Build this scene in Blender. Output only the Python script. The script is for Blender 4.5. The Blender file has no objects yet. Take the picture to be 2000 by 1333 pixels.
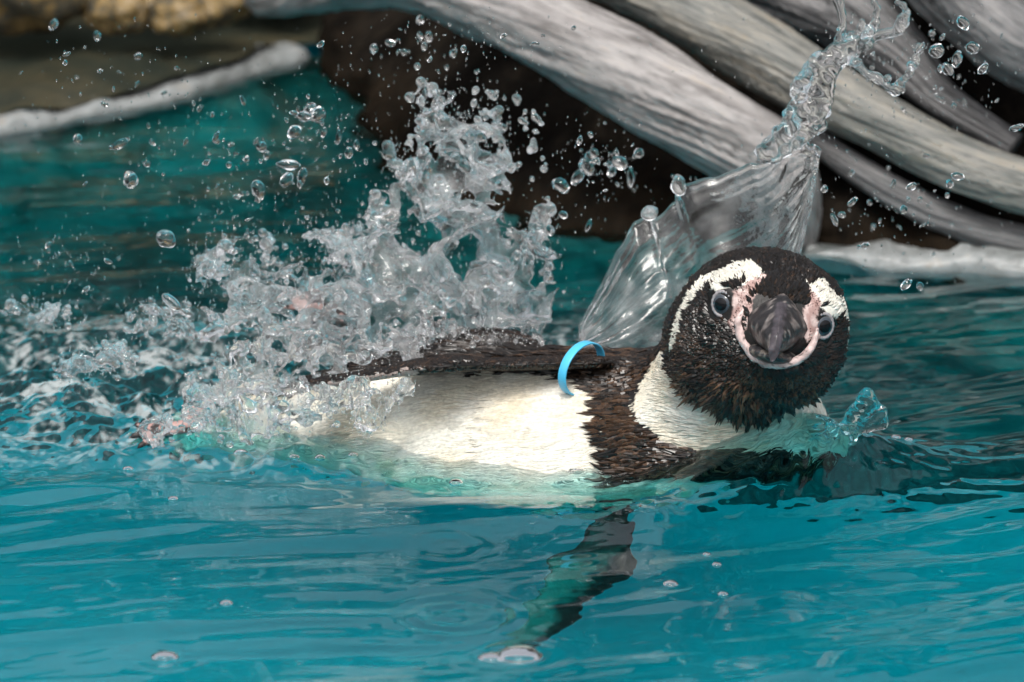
import bpy, math, random
import numpy as np
from mathutils import Vector, Matrix, Quaternion

random.seed(7)
RNG = np.random.default_rng(7)
R = math.radians

# ------------------------------------------------------------------ camera, sky, sun, exposure
sc = bpy.context.scene
PITCH = R(16.0)
P0 = np.array([0.0, 0.0, 0.06])              # point the lens is centred on, just above the water
DIST = 4.0
S = 0.00025                                  # metres per photo pixel (2000 wide) at that point
CAM = P0 + DIST * np.array([0, -math.cos(PITCH), math.sin(PITCH)])
UPV = np.array([0, math.sin(PITCH), math.cos(PITCH)])
cd = bpy.data.cameras.new("Camera")
cam = bpy.data.objects.new("Camera", cd)
sc.collection.objects.link(cam)
cam.location = CAM
cam.rotation_euler = (math.pi / 2 - PITCH, 0, 0)
cd.sensor_width = 36
cd.lens = 36 * DIST / (2000 * S)
cd.clip_start = 0.05
cd.clip_end = 500
cd.dof.use_dof = True
cd.dof.focus_distance = DIST - 0.035
cd.dof.aperture_fstop = 11.5
sc.camera = cam

w = bpy.data.worlds.new("World")
sc.world = w
w.use_nodes = True
wn = w.node_tree
sky = wn.nodes.new("ShaderNodeTexSky")
sky.sky_type = 'NISHITA'
sky.sun_disc = False
SUN_EL, SUN_AZ = R(60), R(-176)              # sun up behind the camera, veiled by cloud
sky.sun_elevation = SUN_EL
sky.sun_rotation = SUN_AZ
sky.dust_density = 6.0
sky.air_density = 1.0
sky.ozone_density = 1.0
hs = wn.nodes.new("ShaderNodeHueSaturation")
hs.inputs["Saturation"].default_value = 0.30  # cloud cover: a paler, greyer sky all over
wn.links.new(sky.outputs[0], hs.inputs["Color"])
bg = wn.nodes["Background"]
bg.inputs[1].default_value = 0.15
wn.links.new(hs.outputs[0], bg.inputs[0])

sl = bpy.data.lights.new("Sun", 'SUN')
sl.energy = 1.8
sl.angle = R(18)
sl.color = (1.0, 0.96, 0.9)
so = bpy.data.objects.new("Sun", sl)
sc.collection.objects.link(so)
sd = Vector((math.sin(SUN_AZ) * math.cos(SUN_EL), math.cos(SUN_AZ) * math.cos(SUN_EL), math.sin(SUN_EL)))
so.rotation_euler = sd.to_track_quat('Z', 'Y').to_euler()

sc.view_settings.view_transform = 'Standard'
sc.view_settings.look = 'None'
sc.view_settings.exposure = 0.33
sc.view_settings.gamma = 1.0
sc.cycles.max_bounces = 16
sc.cycles.transmission_bounces = 14
sc.cycles.glossy_bounces = 6
sc.cycles.diffuse_bounces = 4
sc.cycles.transparent_max_bounces = 12
sc.cycles.sample_clamp_indirect = 6.0
sc.cycles.use_denoising = True

# ------------------------------------------------------------------ helpers
def at(px, py, Y):
    """world point on the vertical plane y = Y seen at photo pixel (px, py)"""
    q = P0 + np.array([(px - 1000) * S, 0, 0]) + (666.5 - py) * S * UPV
    d = q - CAM
    t = (Y - CAM[1]) / d[1]
    return CAM + d * t

def gnd(px, py, z=0.0):
    """world point on the level z seen at photo pixel (px, py)"""
    q = P0 + np.array([(px - 1000) * S, 0, 0]) + (666.5 - py) * S * UPV
    d = q - CAM
    t = (z - CAM[2]) / d[2]
    return CAM + d * t

FWD = np.array([0, math.cos(PITCH), -math.sin(PITCH)])
def to_px(P):
    v = P - CAM
    dep = v @ FWD
    return 1000 + v[..., 0] / dep * DIST / S, 666.5 - (v @ UPV) / dep * DIST / S

_g = np.random.default_rng(11)
_PERM = np.concatenate([_g.permutation(256)] * 3).astype(np.int32)
_GR = _g.normal(size=(256, 3)); _GR = (_GR / np.linalg.norm(_GR, axis=1, keepdims=True)).astype(np.float32)

def perlin(x, y, z=0.0, seed=0):
    x, y, z = np.broadcast_arrays(np.asarray(x, np.float32) + np.float32(seed * 17.31),
                                  np.asarray(y, np.float32) + np.float32(seed * 5.77),
                                  np.asarray(z, np.float32) + np.float32(seed * 9.13))
    shp = x.shape
    x = x.ravel(); y = y.ravel(); z = z.ravel()
    out = np.empty(x.shape, np.float32)
    CH = 1 << 19
    for i in range(0, x.size, CH):
        a, b, c = x[i:i + CH], y[i:i + CH], z[i:i + CH]
        fx, fy, fz = np.floor(a), np.floor(b), np.floor(c)
        xi, yi, zi = (fx.astype(np.int32) & 255, fy.astype(np.int32) & 255, fz.astype(np.int32) & 255)
        a, b, c = a - fx, b - fy, c - fz
        u, v, t = (a * a * a * (a * (a * 6 - 15) + 10), b * b * b * (b * (b * 6 - 15) + 10), c * c * c * (c * (c * 6 - 15) + 10))
        def gr(dx, dy, dz):
            h = _PERM[_PERM[_PERM[xi + dx] + yi + dy] + zi + dz]
            g = _GR[h]
            return g[:, 0] * (a - dx) + g[:, 1] * (b - dy) + g[:, 2] * (c - dz)
        def lp(p, q, s): return p + s * (q - p)
        r0 = lp(lp(gr(0, 0, 0), gr(1, 0, 0), u), lp(gr(0, 1, 0), gr(1, 1, 0), u), v)
        r1 = lp(lp(gr(0, 0, 1), gr(1, 0, 1), u), lp(gr(0, 1, 1), gr(1, 1, 1), u), v)
        out[i:i + CH] = lp(r0, r1, t)
    return out.reshape(shp)

def fbm(x, y, z=0.0, oct=4, seed=0, gain=0.5):
    s, amp = 0, 1.0
    for o in range(oct):
        s = s + amp * perlin(np.asarray(x) * 2 ** o, np.asarray(y) * 2 ** o, np.asarray(z) * 2 ** o, seed + o * 3)
        amp *= gain
    return s

def sstep(a, b, x):
    t = np.clip((x - a) / (b - a), 0, 1)
    return t * t * (3 - 2 * t)

def surface_net(f, origin, h):
    """mesh the level f = 0 of a grid (inside is f > 0)"""
    s = f > 0
    nx, ny, nz = f.shape
    cnt = np.zeros((nx - 1, ny - 1, nz - 1), np.int8)
    for dx in (0, 1):
        for dy in (0, 1):
            for dz in (0, 1):
                cnt += s[dx:nx - 1 + dx, dy:ny - 1 + dy, dz:nz - 1 + dz]
    act = (cnt > 0) & (cnt < 8)
    ci = np.argwhere(act)
    idx = np.full(act.shape, -1, np.int32)
    idx[act] = np.arange(len(ci))
    pos = np.zeros((len(ci), 3)); n = np.zeros(len(ci))
    C = [(0, 0, 0), (1, 0, 0), (0, 1, 0), (1, 1, 0), (0, 0, 1), (1, 0, 1), (0, 1, 1), (1, 1, 1)]
    E = [(0, 1), (2, 3), (4, 5), (6, 7), (0, 2), (1, 3), (4, 6), (5, 7), (0, 4), (1, 5), (2, 6), (3, 7)]
    val = [f[ci[:, 0] + c[0], ci[:, 1] + c[1], ci[:, 2] + c[2]] for c in C]
    for a, b in E:
        m = (val[a] > 0) != (val[b] > 0)
        t = val[a] / np.where(m, val[a] - val[b], 1)
        p = np.array(C[a]) + t[:, None] * (np.array(C[b]) - np.array(C[a]))
        pos[m] += p[m]; n[m] += 1
    pos = (ci + pos / n[:, None]) * h + origin
    faces = []
    for ax in range(3):
        sl0 = [slice(1, -1)] * 3; sl1 = [slice(1, -1)] * 3
        sl0[ax] = slice(0, -1); sl1[ax] = slice(1, None)
        a, b = s[tuple(sl0)], s[tuple(sl1)]
        o = np.ones(3, int); o[ax] = 0
        e = np.argwhere(a != b) + o
        ins = s[e[:, 0], e[:, 1], e[:, 2]]
        u, v = [(1, 2), (2, 0), (0, 1)][ax]
        du = np.zeros(3, int); du[u] = 1
        dv = np.zeros(3, int); dv[v] = 1
        q = [e - du - dv, e - dv, e, e - du]
        q = np.stack([idx[k[:, 0], k[:, 1], k[:, 2]] for k in q], 1)
        q[~ins] = q[~ins][:, ::-1]
        faces.append(q)
    return pos, np.concatenate(faces)

def relax(pos, faces, it=2, lam=0.5):
    ed = np.concatenate([faces[:, [0, 1]], faces[:, [1, 2]], faces[:, [2, 3]], faces[:, [3, 0]]])
    n = len(pos)
    deg = np.bincount(ed.ravel(), minlength=n).astype(float)
    for _ in range(it):
        acc = np.stack([np.bincount(ed[:, 0], pos[ed[:, 1], k], n) + np.bincount(ed[:, 1], pos[ed[:, 0], k], n) for k in range(3)], 1)
        pos = pos + lam * (acc / np.maximum(deg, 1)[:, None] - pos)
    return pos

def new_mesh(name, verts, faces, mats, smooth=True, attrs=None):
    """faces: (n,k) array or list of such arrays"""
    me = bpy.data.meshes.new(name)
    if not isinstance(faces, list): faces = [faces]
    faces = [np.asarray(q) for q in faces if len(q)]
    verts = np.asarray(verts, float)
    me.vertices.add(len(verts)); me.vertices.foreach_set("co", verts.ravel())
    nl = sum(q.size for q in faces); nf = sum(len(q) for q in faces)
    me.loops.add(nl); me.polygons.add(nf)
    me.loops.foreach_set("vertex_index", np.concatenate([q.ravel() for q in faces]).astype(np.int32))
    tot = np.concatenate([np.full(len(q), q.shape[1]) for q in faces]).astype(np.int32)
    st = np.concatenate([[0], np.cumsum(tot)[:-1]]).astype(np.int32)
    me.polygons.foreach_set("loop_start", st)
    me.polygons.foreach_set("loop_total", tot)
    me.polygons.foreach_set("use_smooth", np.full(nf, smooth))
    for k, v in (attrs or {}).items():
        v = np.asarray(v, np.float32)
        if v.ndim == 1:
            a = me.attributes.new(k, 'FLOAT', 'POINT'); a.data.foreach_set("value", v)
        elif k == 'tint':
            a = me.attributes.new(k, 'FLOAT_COLOR', 'POINT')
            a.data.foreach_set("color", np.concatenate([v, np.ones((len(v), 1), np.float32)], 1).ravel())
        else:
            a = me.attributes.new(k, 'FLOAT_VECTOR', 'POINT'); a.data.foreach_set("vector", v.ravel())
    me.update(calc_edges=True)
    me.validate()
    for m in (mats if isinstance(mats, (list, tuple)) else [mats]): me.materials.append(m)
    return me

def link(name, me, parent=None, **props):
    o = bpy.data.objects.new(name, me)
    sc.collection.objects.link(o)
    if parent is not None: o.parent = parent
    for k, v in props.items(): o[k] = v
    return o

def grid_faces(n, m, wrap=False):
    i, j = np.meshgrid(np.arange(n - 1), np.arange(m if wrap else m - 1), indexing='ij')
    j2 = (j + 1) % m
    return np.stack([i * m + j, (i + 1) * m + j, (i + 1) * m + j2, i * m + j2], -1).reshape(-1, 4)

def catmull(P, n):
    P = np.asarray(P, float)
    Q = np.concatenate([[2 * P[0] - P[1]], P, [2 * P[-1] - P[-2]]])
    t = np.linspace(0, len(P) - 1 - 1e-6, n)
    i = t.astype(int); t = (t - i)[:, None]
    a, b, c, d = Q[i], Q[i + 1], Q[i + 2], Q[i + 3]
    return 0.5 * (2 * b + (c - a) * t + (2 * a - 5 * b + 4 * c - d) * t ** 2 + (3 * b - a - 3 * c + d) * t ** 3)

def frames(C):
    T = np.gradient(C, axis=0); T /= np.linalg.norm(T, axis=1, keepdims=True)
    N = np.zeros_like(T); B = np.zeros_like(T)
    ref = np.array([0, 0, 1.0]) if abs(T[0, 2]) < 0.9 else np.array([0, 1.0, 0])
    n = ref - T[0] * (ref @ T[0])
    for i in range(len(C)):
        n = n - T[i] * (n @ T[i]); n /= np.linalg.norm(n)
        N[i] = n; B[i] = np.cross(T[i], n)
    return T, N, B

def tube(path, rad, nseg=24, squash=None, caps=True):
    C = np.asarray(path, float); rad = np.asarray(rad, float) * np.ones(len(C))
    T, N, B = frames(C)
    th = np.linspace(0, 2 * np.pi, nseg, endpoint=False)
    V = C[:, None] + rad[:, None, None] * (np.cos(th)[None, :, None] * N[:, None] + np.sin(th)[None, :, None] * B[:, None])
    V = V.reshape(-1, 3)
    F = [grid_faces(len(C), nseg, True)]
    if caps:
        F.append(np.arange(nseg)[None, :]); F.append((len(C) - 1) * nseg + np.arange(nseg)[None, ::-1])
    return V, F

# ------------------------------------------------------------------ materials
def mat(name):
    m = bpy.data.materials.new(name); m.use_nodes = True
    nt = m.node_tree
    return m, nt, nt.nodes["Principled BSDF"]

def node(nt, kind, **kw):
    n = nt.nodes.new(kind)
    for k, v in kw.items():
        if k in n.inputs.keys(): n.inputs[k].default_value = v
        else: setattr(n, k, v)
    return n

def ramp(nt, stops):
    r = nt.nodes.new("ShaderNodeValToRGB")
    el = r.color_ramp.elements
    while len(el) < len(stops): el.new(0.5)
    for e, (p, c) in zip(el, stops):
        e.position = p; e.color = (*c, 1)
    return r

def rocky(name, stops, scale, rough=0.5, bump=0.4, coord=None, spec=0.5, stretch=(1, 1, 1)):
    m, nt, b = mat(name)
    if coord:
        tc = node(nt, "ShaderNodeAttribute", attribute_name=coord); src = tc.outputs["Vector"]
    else:
        tc = node(nt, "ShaderNodeTexCoord"); src = tc.outputs["Object"]
    mp = node(nt, "ShaderNodeMapping"); mp.inputs["Scale"].default_value = stretch
    nt.links.new(src, mp.inputs[0])
    n1 = node(nt, "ShaderNodeTexNoise", Scale=scale, Detail=8.0, Roughness=0.62)
    n2 = node(nt, "ShaderNodeTexNoise", Scale=scale * 6, Detail=6.0, Roughness=0.7)
    nt.links.new(mp.outputs[0], n1.inputs["Vector"]); nt.links.new(mp.outputs[0], n2.inputs["Vector"])
    mx = node(nt, "ShaderNodeMath", operation='MULTIPLY_ADD'); mx.inputs[1].default_value = 0.35
    nt.links.new(n2.outputs[0], mx.inputs[0])
    ms = node(nt, "ShaderNodeMath", operation='MULTIPLY'); ms.inputs[1].default_value = 0.65
    nt.links.new(n1.outputs[0], ms.inputs[0]); nt.links.new(ms.outputs[0], mx.inputs[2])
    r = ramp(nt, stops); nt.links.new(mx.outputs[0], r.inputs[0])
    nt.links.new(r.outputs[0], b.inputs["Base Color"])
    b.inputs["Roughness"].default_value = rough
    b.inputs["Specular IOR Level"].default_value = spec
    bp = node(nt, "ShaderNodeBump", Strength=bump, Distance=0.002)
    nt.links.new(mx.outputs[0], bp.inputs["Height"]); nt.links.new(bp.outputs[0], b.inputs["Normal"])
    return m

M_root = rocky("root_bark", [(0.34, (0.045, 0.04, 0.037)), (0.43, (0.14, 0.13, 0.125)), (0.50, (0.235, 0.222, 0.216)), (0.57, (0.31, 0.295, 0.288)), (0.68, (0.28, 0.225, 0.16))],
               1.0, rough=0.5, bump=0.6, coord="grain")
M_root_green = rocky("root_bark_algae", [(0.34, (0.03, 0.03, 0.027)), (0.43, (0.085, 0.09, 0.083)), (0.50, (0.16, 0.16, 0.147)), (0.58, (0.24, 0.225, 0.19)), (0.68, (0.21, 0.135, 0.06))],
                     1.0, rough=0.5, bump=0.6, coord="grain")
M_root_dark = rocky("root_bark_dark", [(0.34, (0.012, 0.012, 0.012)), (0.45, (0.06, 0.06, 0.062)), (0.53, (0.13, 0.128, 0.13)), (0.66, (0.24, 0.23, 0.225))],
                    1.0, rough=0.55, bump=0.7, coord="grain")
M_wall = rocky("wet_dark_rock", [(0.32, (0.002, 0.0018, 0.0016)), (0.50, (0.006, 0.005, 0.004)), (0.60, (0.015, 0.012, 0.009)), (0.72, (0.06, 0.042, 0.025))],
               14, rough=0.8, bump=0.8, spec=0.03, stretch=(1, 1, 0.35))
def tide_stain(m, colour, z0, z1):
    """brown growth on the rock up to a little above the water line, with a ragged edge"""
    nt = m.node_tree; b = nt.nodes["Principled BSDF"]
    old = b.inputs["Base Color"].links[0].from_socket
    tc = node(nt, "ShaderNodeTexCoord"); sx = node(nt, "ShaderNodeSeparateXYZ"); nt.links.new(tc.outputs["Object"], sx.inputs[0])
    nz = node(nt, "ShaderNodeTexNoise", Scale=28.0, Detail=6.0, Roughness=0.7); nt.links.new(tc.outputs["Object"], nz.inputs["Vector"])
    ad = node(nt, "ShaderNodeMath", operation='MULTIPLY_ADD'); ad.inputs[1].default_value = -0.14
    nt.links.new(nz.outputs[0], ad.inputs[0]); nt.links.new(sx.outputs[2], ad.inputs[2])
    mr = node(nt, "ShaderNodeMapRange"); mr.inputs[1].default_value = z0 - 0.07; mr.inputs[2].default_value = z1 - 0.07; mr.inputs[3].default_value = 1; mr.inputs[4].default_value = 0
    nt.links.new(ad.outputs[0], mr.inputs[0])
    mx = node(nt, "ShaderNodeMix", data_type='RGBA')
    nt.links.new(mr.outputs[0], mx.inputs["Factor"])
    nt.links.new(old, mx.inputs[6]); mx.inputs[7].default_value = (*colour, 1)
    nt.links.new(mx.outputs[2], b.inputs["Base Color"])
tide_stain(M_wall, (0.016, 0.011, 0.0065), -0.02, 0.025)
M_underwall = rocky("submerged_rock", [(0.35, (0.02, 0.075, 0.072)), (0.50, (0.045, 0.145, 0.14)), (0.62, (0.08, 0.22, 0.21)), (0.75, (0.14, 0.28, 0.26))], 9, rough=0.8, bump=0.5)
M_rim = rocky("pale_rim_stone", [(0.32, (0.12, 0.12, 0.11)), (0.44, (0.15, 0.16, 0.158)), (0.56, (0.25, 0.265, 0.265)), (0.70, (0.21, 0.165, 0.115))],
              22, rough=0.4, bump=0.7)
M_shelf = rocky("wet_brown_shelf", [(0.30, (0.008, 0.012, 0.010)), (0.46, (0.022, 0.027, 0.021)), (0.58, (0.05, 0.045, 0.027)), (0.70, (0.13, 0.09, 0.04))], 10, rough=0.3, bump=0.5)
M_bank = rocky("mossy_bank", [(0.32, (0.006, 0.009, 0.007)), (0.50, (0.018, 0.026, 0.018)), (0.62, (0.035, 0.04, 0.024)), (0.74, (0.07, 0.06, 0.03))], 9, rough=0.8, bump=0.8, spec=0.2)
M_lichen = rocky("lichen_stone", [(0.32, (0.012, 0.012, 0.01)), (0.46, (0.05, 0.045, 0.03)), (0.53, (0.20, 0.125, 0.035)), (0.60, (0.26, 0.21, 0.14)), (0.70, (0.16, 0.05, 0.02))], 45, rough=0.7, bump=0.8)
M_floor = rocky("pool_paint", [(0.30, (0.10, 0.52, 0.58)), (0.55, (0.14, 0.66, 0.72)), (0.75, (0.20, 0.72, 0.78))], 3, rough=0.8, bump=0.1)
M_ground = rocky("paving", [(0.3, (0.16, 0.15, 0.14)), (0.7, (0.30, 0.28, 0.26))], 4, rough=0.8)

def water_material():
    m, nt, b = mat("pool_water")
    nt.nodes.remove(b)
    out = nt.nodes["Material Output"]
    gl = node(nt, "ShaderNodeBsdfGlass", IOR=1.333, Roughness=0.0)
    df = node(nt, "ShaderNodeBsdfDiffuse"); df.inputs[0].default_value = (0.82, 0.88, 0.88, 1)
    at_ = node(nt, "ShaderNodeAttribute", attribute_name="foam")
    mx = node(nt, "ShaderNodeMixShader")
    nt.links.new(at_.outputs["Fac"], mx.inputs[0]); nt.links.new(gl.outputs[0], mx.inputs[1]); nt.links.new(df.outputs[0], mx.inputs[2])
    nt.links.new(mx.outputs[0], out.inputs["Surface"])
    va = node(nt, "ShaderNodeVolumeAbsorption", Density=18.0); va.inputs[0].default_value = (0.0, 0.945, 0.955, 1)
    nt.links.new(va.outputs[0], out.inputs["Volume"])
    return m
M_water = water_material()

def splash_material(name, foam, ripple=0.0):
    m, nt, b = mat(name)
    nt.nodes.remove(b)
    out = nt.nodes["Material Output"]
    gl = node(nt, "ShaderNodeBsdfGlass", IOR=1.333, Roughness=0.0)
    tcr = node(nt, "ShaderNodeTexCoord")
    rp = node(nt, "ShaderNodeTexNoise", Scale=320.0, Detail=2.0); nt.links.new(tcr.outputs["Object"], rp.inputs["Vector"])
    bmp = node(nt, "ShaderNodeBump", Strength=ripple, Distance=0.0012)
    nt.links.new(rp.outputs[0], bmp.inputs["Height"])
    if ripple > 0: nt.links.new(bmp.outputs[0], gl.inputs["Normal"])
    if foam <= 0:
        nt.links.new(gl.outputs[0], out.inputs["Surface"]); return m
    df = node(nt, "ShaderNodeBsdfTranslucent"); df.inputs[0].default_value = (0.97, 0.985, 0.99, 1)
    d2 = node(nt, "ShaderNodeBsdfDiffuse"); d2.inputs[0].default_value = (0.97, 0.985, 0.99, 1)
    md = node(nt, "ShaderNodeMixShader"); md.inputs[0].default_value = 0.5
    nt.links.new(df.outputs[0], md.inputs[1]); nt.links.new(d2.outputs[0], md.inputs[2])
    tc = node(nt, "ShaderNodeTexCoord")
    nz = node(nt, "ShaderNodeTexNoise", Scale=60.0, Detail=5.0)
    nt.links.new(tc.outputs["Object"], nz.inputs["Vector"])
    mr = node(nt, "ShaderNodeMapRange"); mr.inputs[1].default_value = 0.42; mr.inputs[2].default_value = 0.68
    mr.inputs[3].default_value = foam * 0.3; mr.inputs[4].default_value = foam * 1.8
    nt.links.new(nz.outputs[0], mr.inputs[0])
    mx = node(nt, "ShaderNodeMixShader")
    nt.links.new(mr.outputs[0], mx.inputs[0]); nt.links.new(gl.outputs[0], mx.inputs[1]); nt.links.new(md.outputs[0], mx.inputs[2])
    nt.links.new(mx.outputs[0], out.inputs["Surface"])
    return m
M_splash = splash_material("aerated_splash", 0.11, 0.30)
M_sheet = splash_material("aerated_sheet", 0.07, 0.12)
M_clear = splash_material("clear_water", 0.0)

def tint_material(name, rough, spec=0.5, noise=0.25, scale=400, bump=0.0, coat=0.0):
    m, nt, b = mat(name)
    a = node(nt, "ShaderNodeAttribute", attribute_name="tint")
    tc = node(nt, "ShaderNodeTexCoord")
    nz = node(nt, "ShaderNodeTexNoise", Scale=scale, Detail=4.0)
    nt.links.new(tc.outputs["Object"], nz.inputs["Vector"])
    mr = node(nt, "ShaderNodeMapRange"); mr.inputs[1].default_value = 0.3; mr.inputs[2].default_value = 0.7
    mr.inputs[3].default_value = 1 - noise; mr.inputs[4].default_value = 1 + noise
    nt.links.new(nz.outputs[0], mr.inputs[0])
    vm = node(nt, "ShaderNodeVectorMath", operation='SCALE')
    nt.links.new(a.outputs["Color"], vm.inputs[0]); nt.links.new(mr.outputs[0], vm.inputs["Scale"])
    nt.links.new(vm.outputs[0], b.inputs["Base Color"])
    b.inputs["Roughness"].default_value = rough
    b.inputs["Specular IOR Level"].default_value = spec
    b.inputs["Coat Weight"].default_value = coat
    b.inputs["Coat Roughness"].default_value = 0.15
    if bump:
        bp = node(nt, "ShaderNodeBump", Strength=bump, Distance=0.0008)
        nt.links.new(nz.outputs[0], bp.inputs["Height"]); nt.links.new(bp.outputs[0], b.inputs["Normal"])
    return m
M_plumage = tint_material("wet_plumage", 0.27, 0.36, 0.15, 500)
M_skin = tint_material("penguin_skin", 0.5, 0.4, 0.12, 900, 0.3)
M_beak = tint_material("beak_horn", 0.36, 0.4, 0.45, 260, 0.4, 0.08)
M_eye = tint_material("wet_eye", 0.07, 0.3, 0.05, 900, 0.0, 0.1)
m, nt, b = mat("blue_plastic"); M_band = m
b.inputs["Base Color"].default_value = (0.07, 0.44, 0.70, 1); b.inputs["Roughness"].default_value = 0.3

# ------------------------------------------------------------------ the pool and its surroundings
ZF = -0.36
V = np.array([[-1.6, -2.2, 0.08], [1.6, -2.2, 0.08], [1.6, 1.5, 0.08], [-1.6, 1.5, 0.08],
              [-1.6, -2.2, ZF], [1.6, -2.2, ZF], [1.6, 1.5, ZF], [-1.6, 1.5, ZF]])
link("pool_floor", new_mesh("pool_floor", V, [np.array([[4, 5, 6, 7], [0, 1, 5, 4], [1, 2, 6, 5], [2, 3, 7, 6], [3, 0, 4, 7]])], M_floor, False), kind="structure",
     label="turquoise painted floor of the pool under the water", category="pool floor")
a_, b_ = 1.6, 200.0
V = np.array([[-1.6, -2.2, .08], [1.6, -2.2, .08], [1.6, 1.5, .08], [-1.6, 1.5, .08],
              [-b_, -b_, .08], [b_, -b_, .08], [b_, b_, .08], [-b_, b_, .08]])
link("ground", new_mesh("ground", V, np.array([[4, 5, 1, 0], [5, 6, 2, 1], [6, 7, 3, 2], [7, 4, 0, 3]]), M_ground, False), kind="structure",
     label="paved ground around the pool", category="ground")

# the line where rock meets water, left to right (photo pixels on the water plane)
LINE_L = [gnd(-700, 340), gnd(-250, 300), gnd(0, 258), gnd(150, 236), gnd(300, 205), gnd(450, 165), gnd(600, 112)]
LINE_R = [gnd(600, 105), gnd(650, 175), gnd(690, 270), gnd(760, 350), gnd(900, 405), gnd(1100, 450), gnd(1350, 485), gnd(1600, 512), gnd(1800, 518), gnd(2000, 520), gnd(2300, 520), gnd(3000, 520)]

def wall_sheet(name, line, zs, lean, amp, scale, seed, m, n=260, slope=(0, 0), **props):
    C = catmull(line, n); zs = np.asarray(zs)
    T = np.gradient(C[:, :2], axis=0); T /= np.linalg.norm(T, axis=1, keepdims=True)
    N = np.stack([-T[:, 1], T[:, 0]], 1)                  # away from the pool
    off = lean(zs)[None] + np.interp(np.linspace(0, 1, n), np.linspace(0, 1, len(slope)), slope)[:, None] * zs[None]
    X = C[:, None, 0] + N[:, None, 0] * off
    Y = C[:, None, 1] + N[:, None, 1] * off
    Z = np.broadcast_to(zs[None], X.shape)
    d = fbm(X * scale, Y * scale, Z * scale * 0.8, 5, seed) * amp
    X = X + N[:, None, 0] * d; Y = Y + N[:, None, 1] * d
    V = np.stack([X, Y, Z], -1).reshape(-1, 3)
    return link(name, new_mesh(name, V, grid_faces(n, len(zs)), m), **props)

wall_sheet("pool_wall", LINE_L[:-1] + LINE_R, np.linspace(-0.40, -0.006, 60), lambda z: 0.02 + 0.10 * z, 0.05, 9, 3, M_underwall, 420, slope=(0.3, 0.3, 0.3, 0.25, 0.1, 0.0, 0.0, 0.0, 0.0),
           kind="structure", label="submerged green rock side of the pool", category="pool wall")
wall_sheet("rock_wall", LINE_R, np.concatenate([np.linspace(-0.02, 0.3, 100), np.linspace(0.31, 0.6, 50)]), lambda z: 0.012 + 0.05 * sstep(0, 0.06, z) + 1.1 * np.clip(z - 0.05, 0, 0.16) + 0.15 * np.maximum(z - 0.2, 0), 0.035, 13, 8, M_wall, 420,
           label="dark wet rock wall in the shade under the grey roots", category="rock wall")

def rim(name, pts, h, wd, seed, **props):
    C = catmull(pts, 240)
    n = len(C)
    hh = np.interp(np.linspace(0, 1, n), np.linspace(0, 1, len(h)), h)
    ww = np.interp(np.linspace(0, 1, n), np.linspace(0, 1, len(wd)), wd)
    T = np.gradient(C[:, :2], axis=0); T /= np.linalg.norm(T, axis=1, keepdims=True)
    N = np.stack([-T[:, 1], T[:, 0]], 1)
    prof = np.array([[0.10, -3.0], [0.0, -1.0], [-0.02, 0.0], [0.03, 0.45], [0.12, 0.78], [0.28, 0.95], [0.5, 1.0], [0.7, 1.0], [0.85, 0.93], [0.97, 0.7], [1.0, 0.0], [1.0, -3.0]])
    q = catmull(prof, 40)
    X = C[:, None, 0] + N[:, None, 0] * q[None, :, 0] * ww[:, None]
    Y = C[:, None, 1] + N[:, None, 1] * q[None, :, 0] * ww[:, None]
    Z = q[None, :, 1] * hh[:, None]
    d = fbm(X * 30, Y * 30, Z * 30, 5, seed) * 0.006
    d2 = fbm(X * 14, Y * 14, Z * 6, 3, seed + 5) * 0.012
    V = np.stack([X + N[:, None, 0] * d2, Y + N[:, None, 1] * d2, Z + d * (Z > 0.002)], -1).reshape(-1, 3)
    return link(name, new_mesh(name, V, [grid_faces(n, len(q)), np.arange(len(q))[None], (n - 1) * len(q) + np.arange(len(q))[None, ::-1]], M_rim), **props)
rim("stone_kerb", LINE_L, [0.004, 0.0045, 0.005, 0.005, 0.006, 0.007, 0.008], [0.02, 0.02, 0.02, 0.024, 0.028, 0.03, 0.02], 4,
    label="pale narrow stone kerb between the open water and the wet brown shelf", category="kerb")
rim("stone_kerb", [gnd(1570, 512, 0), gnd(1700, 519), gnd(1850, 522), gnd(2000, 526), gnd(2300, 530)], [0.004, 0.006, 0.008, 0.011, 0.013], [0.02, 0.03, 0.035, 0.045, 0.05], 9,
    label="pale wet stone kerb at the foot of the brown rock under the roots", category="kerb")

# wet shelf behind the left rim
n, mm = 120, 50
C = catmull(LINE_L + [LINE_L[-1] + np.array([0.12, 0.03, 0])], n); D = np.linspace(0.012, 0.85, mm)
X = C[:, None, 0] - 0.02 * D[None] ; Y = C[:, None, 1] + D[None]
Z = 0.007 + 0.03 * D[None] ** 1.5 + 0.012 * np.maximum(fbm(X * 12, Y * 12, 0, 4, 21), -0.2)
link("wet_shelf", new_mesh("wet_shelf", np.stack([X, Y, Z + 0 * X], -1).reshape(-1, 3), grid_faces(n, mm), M_shelf), kind="structure",
     label="brown wet shelf behind the pale rim", category="shelf")

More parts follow.
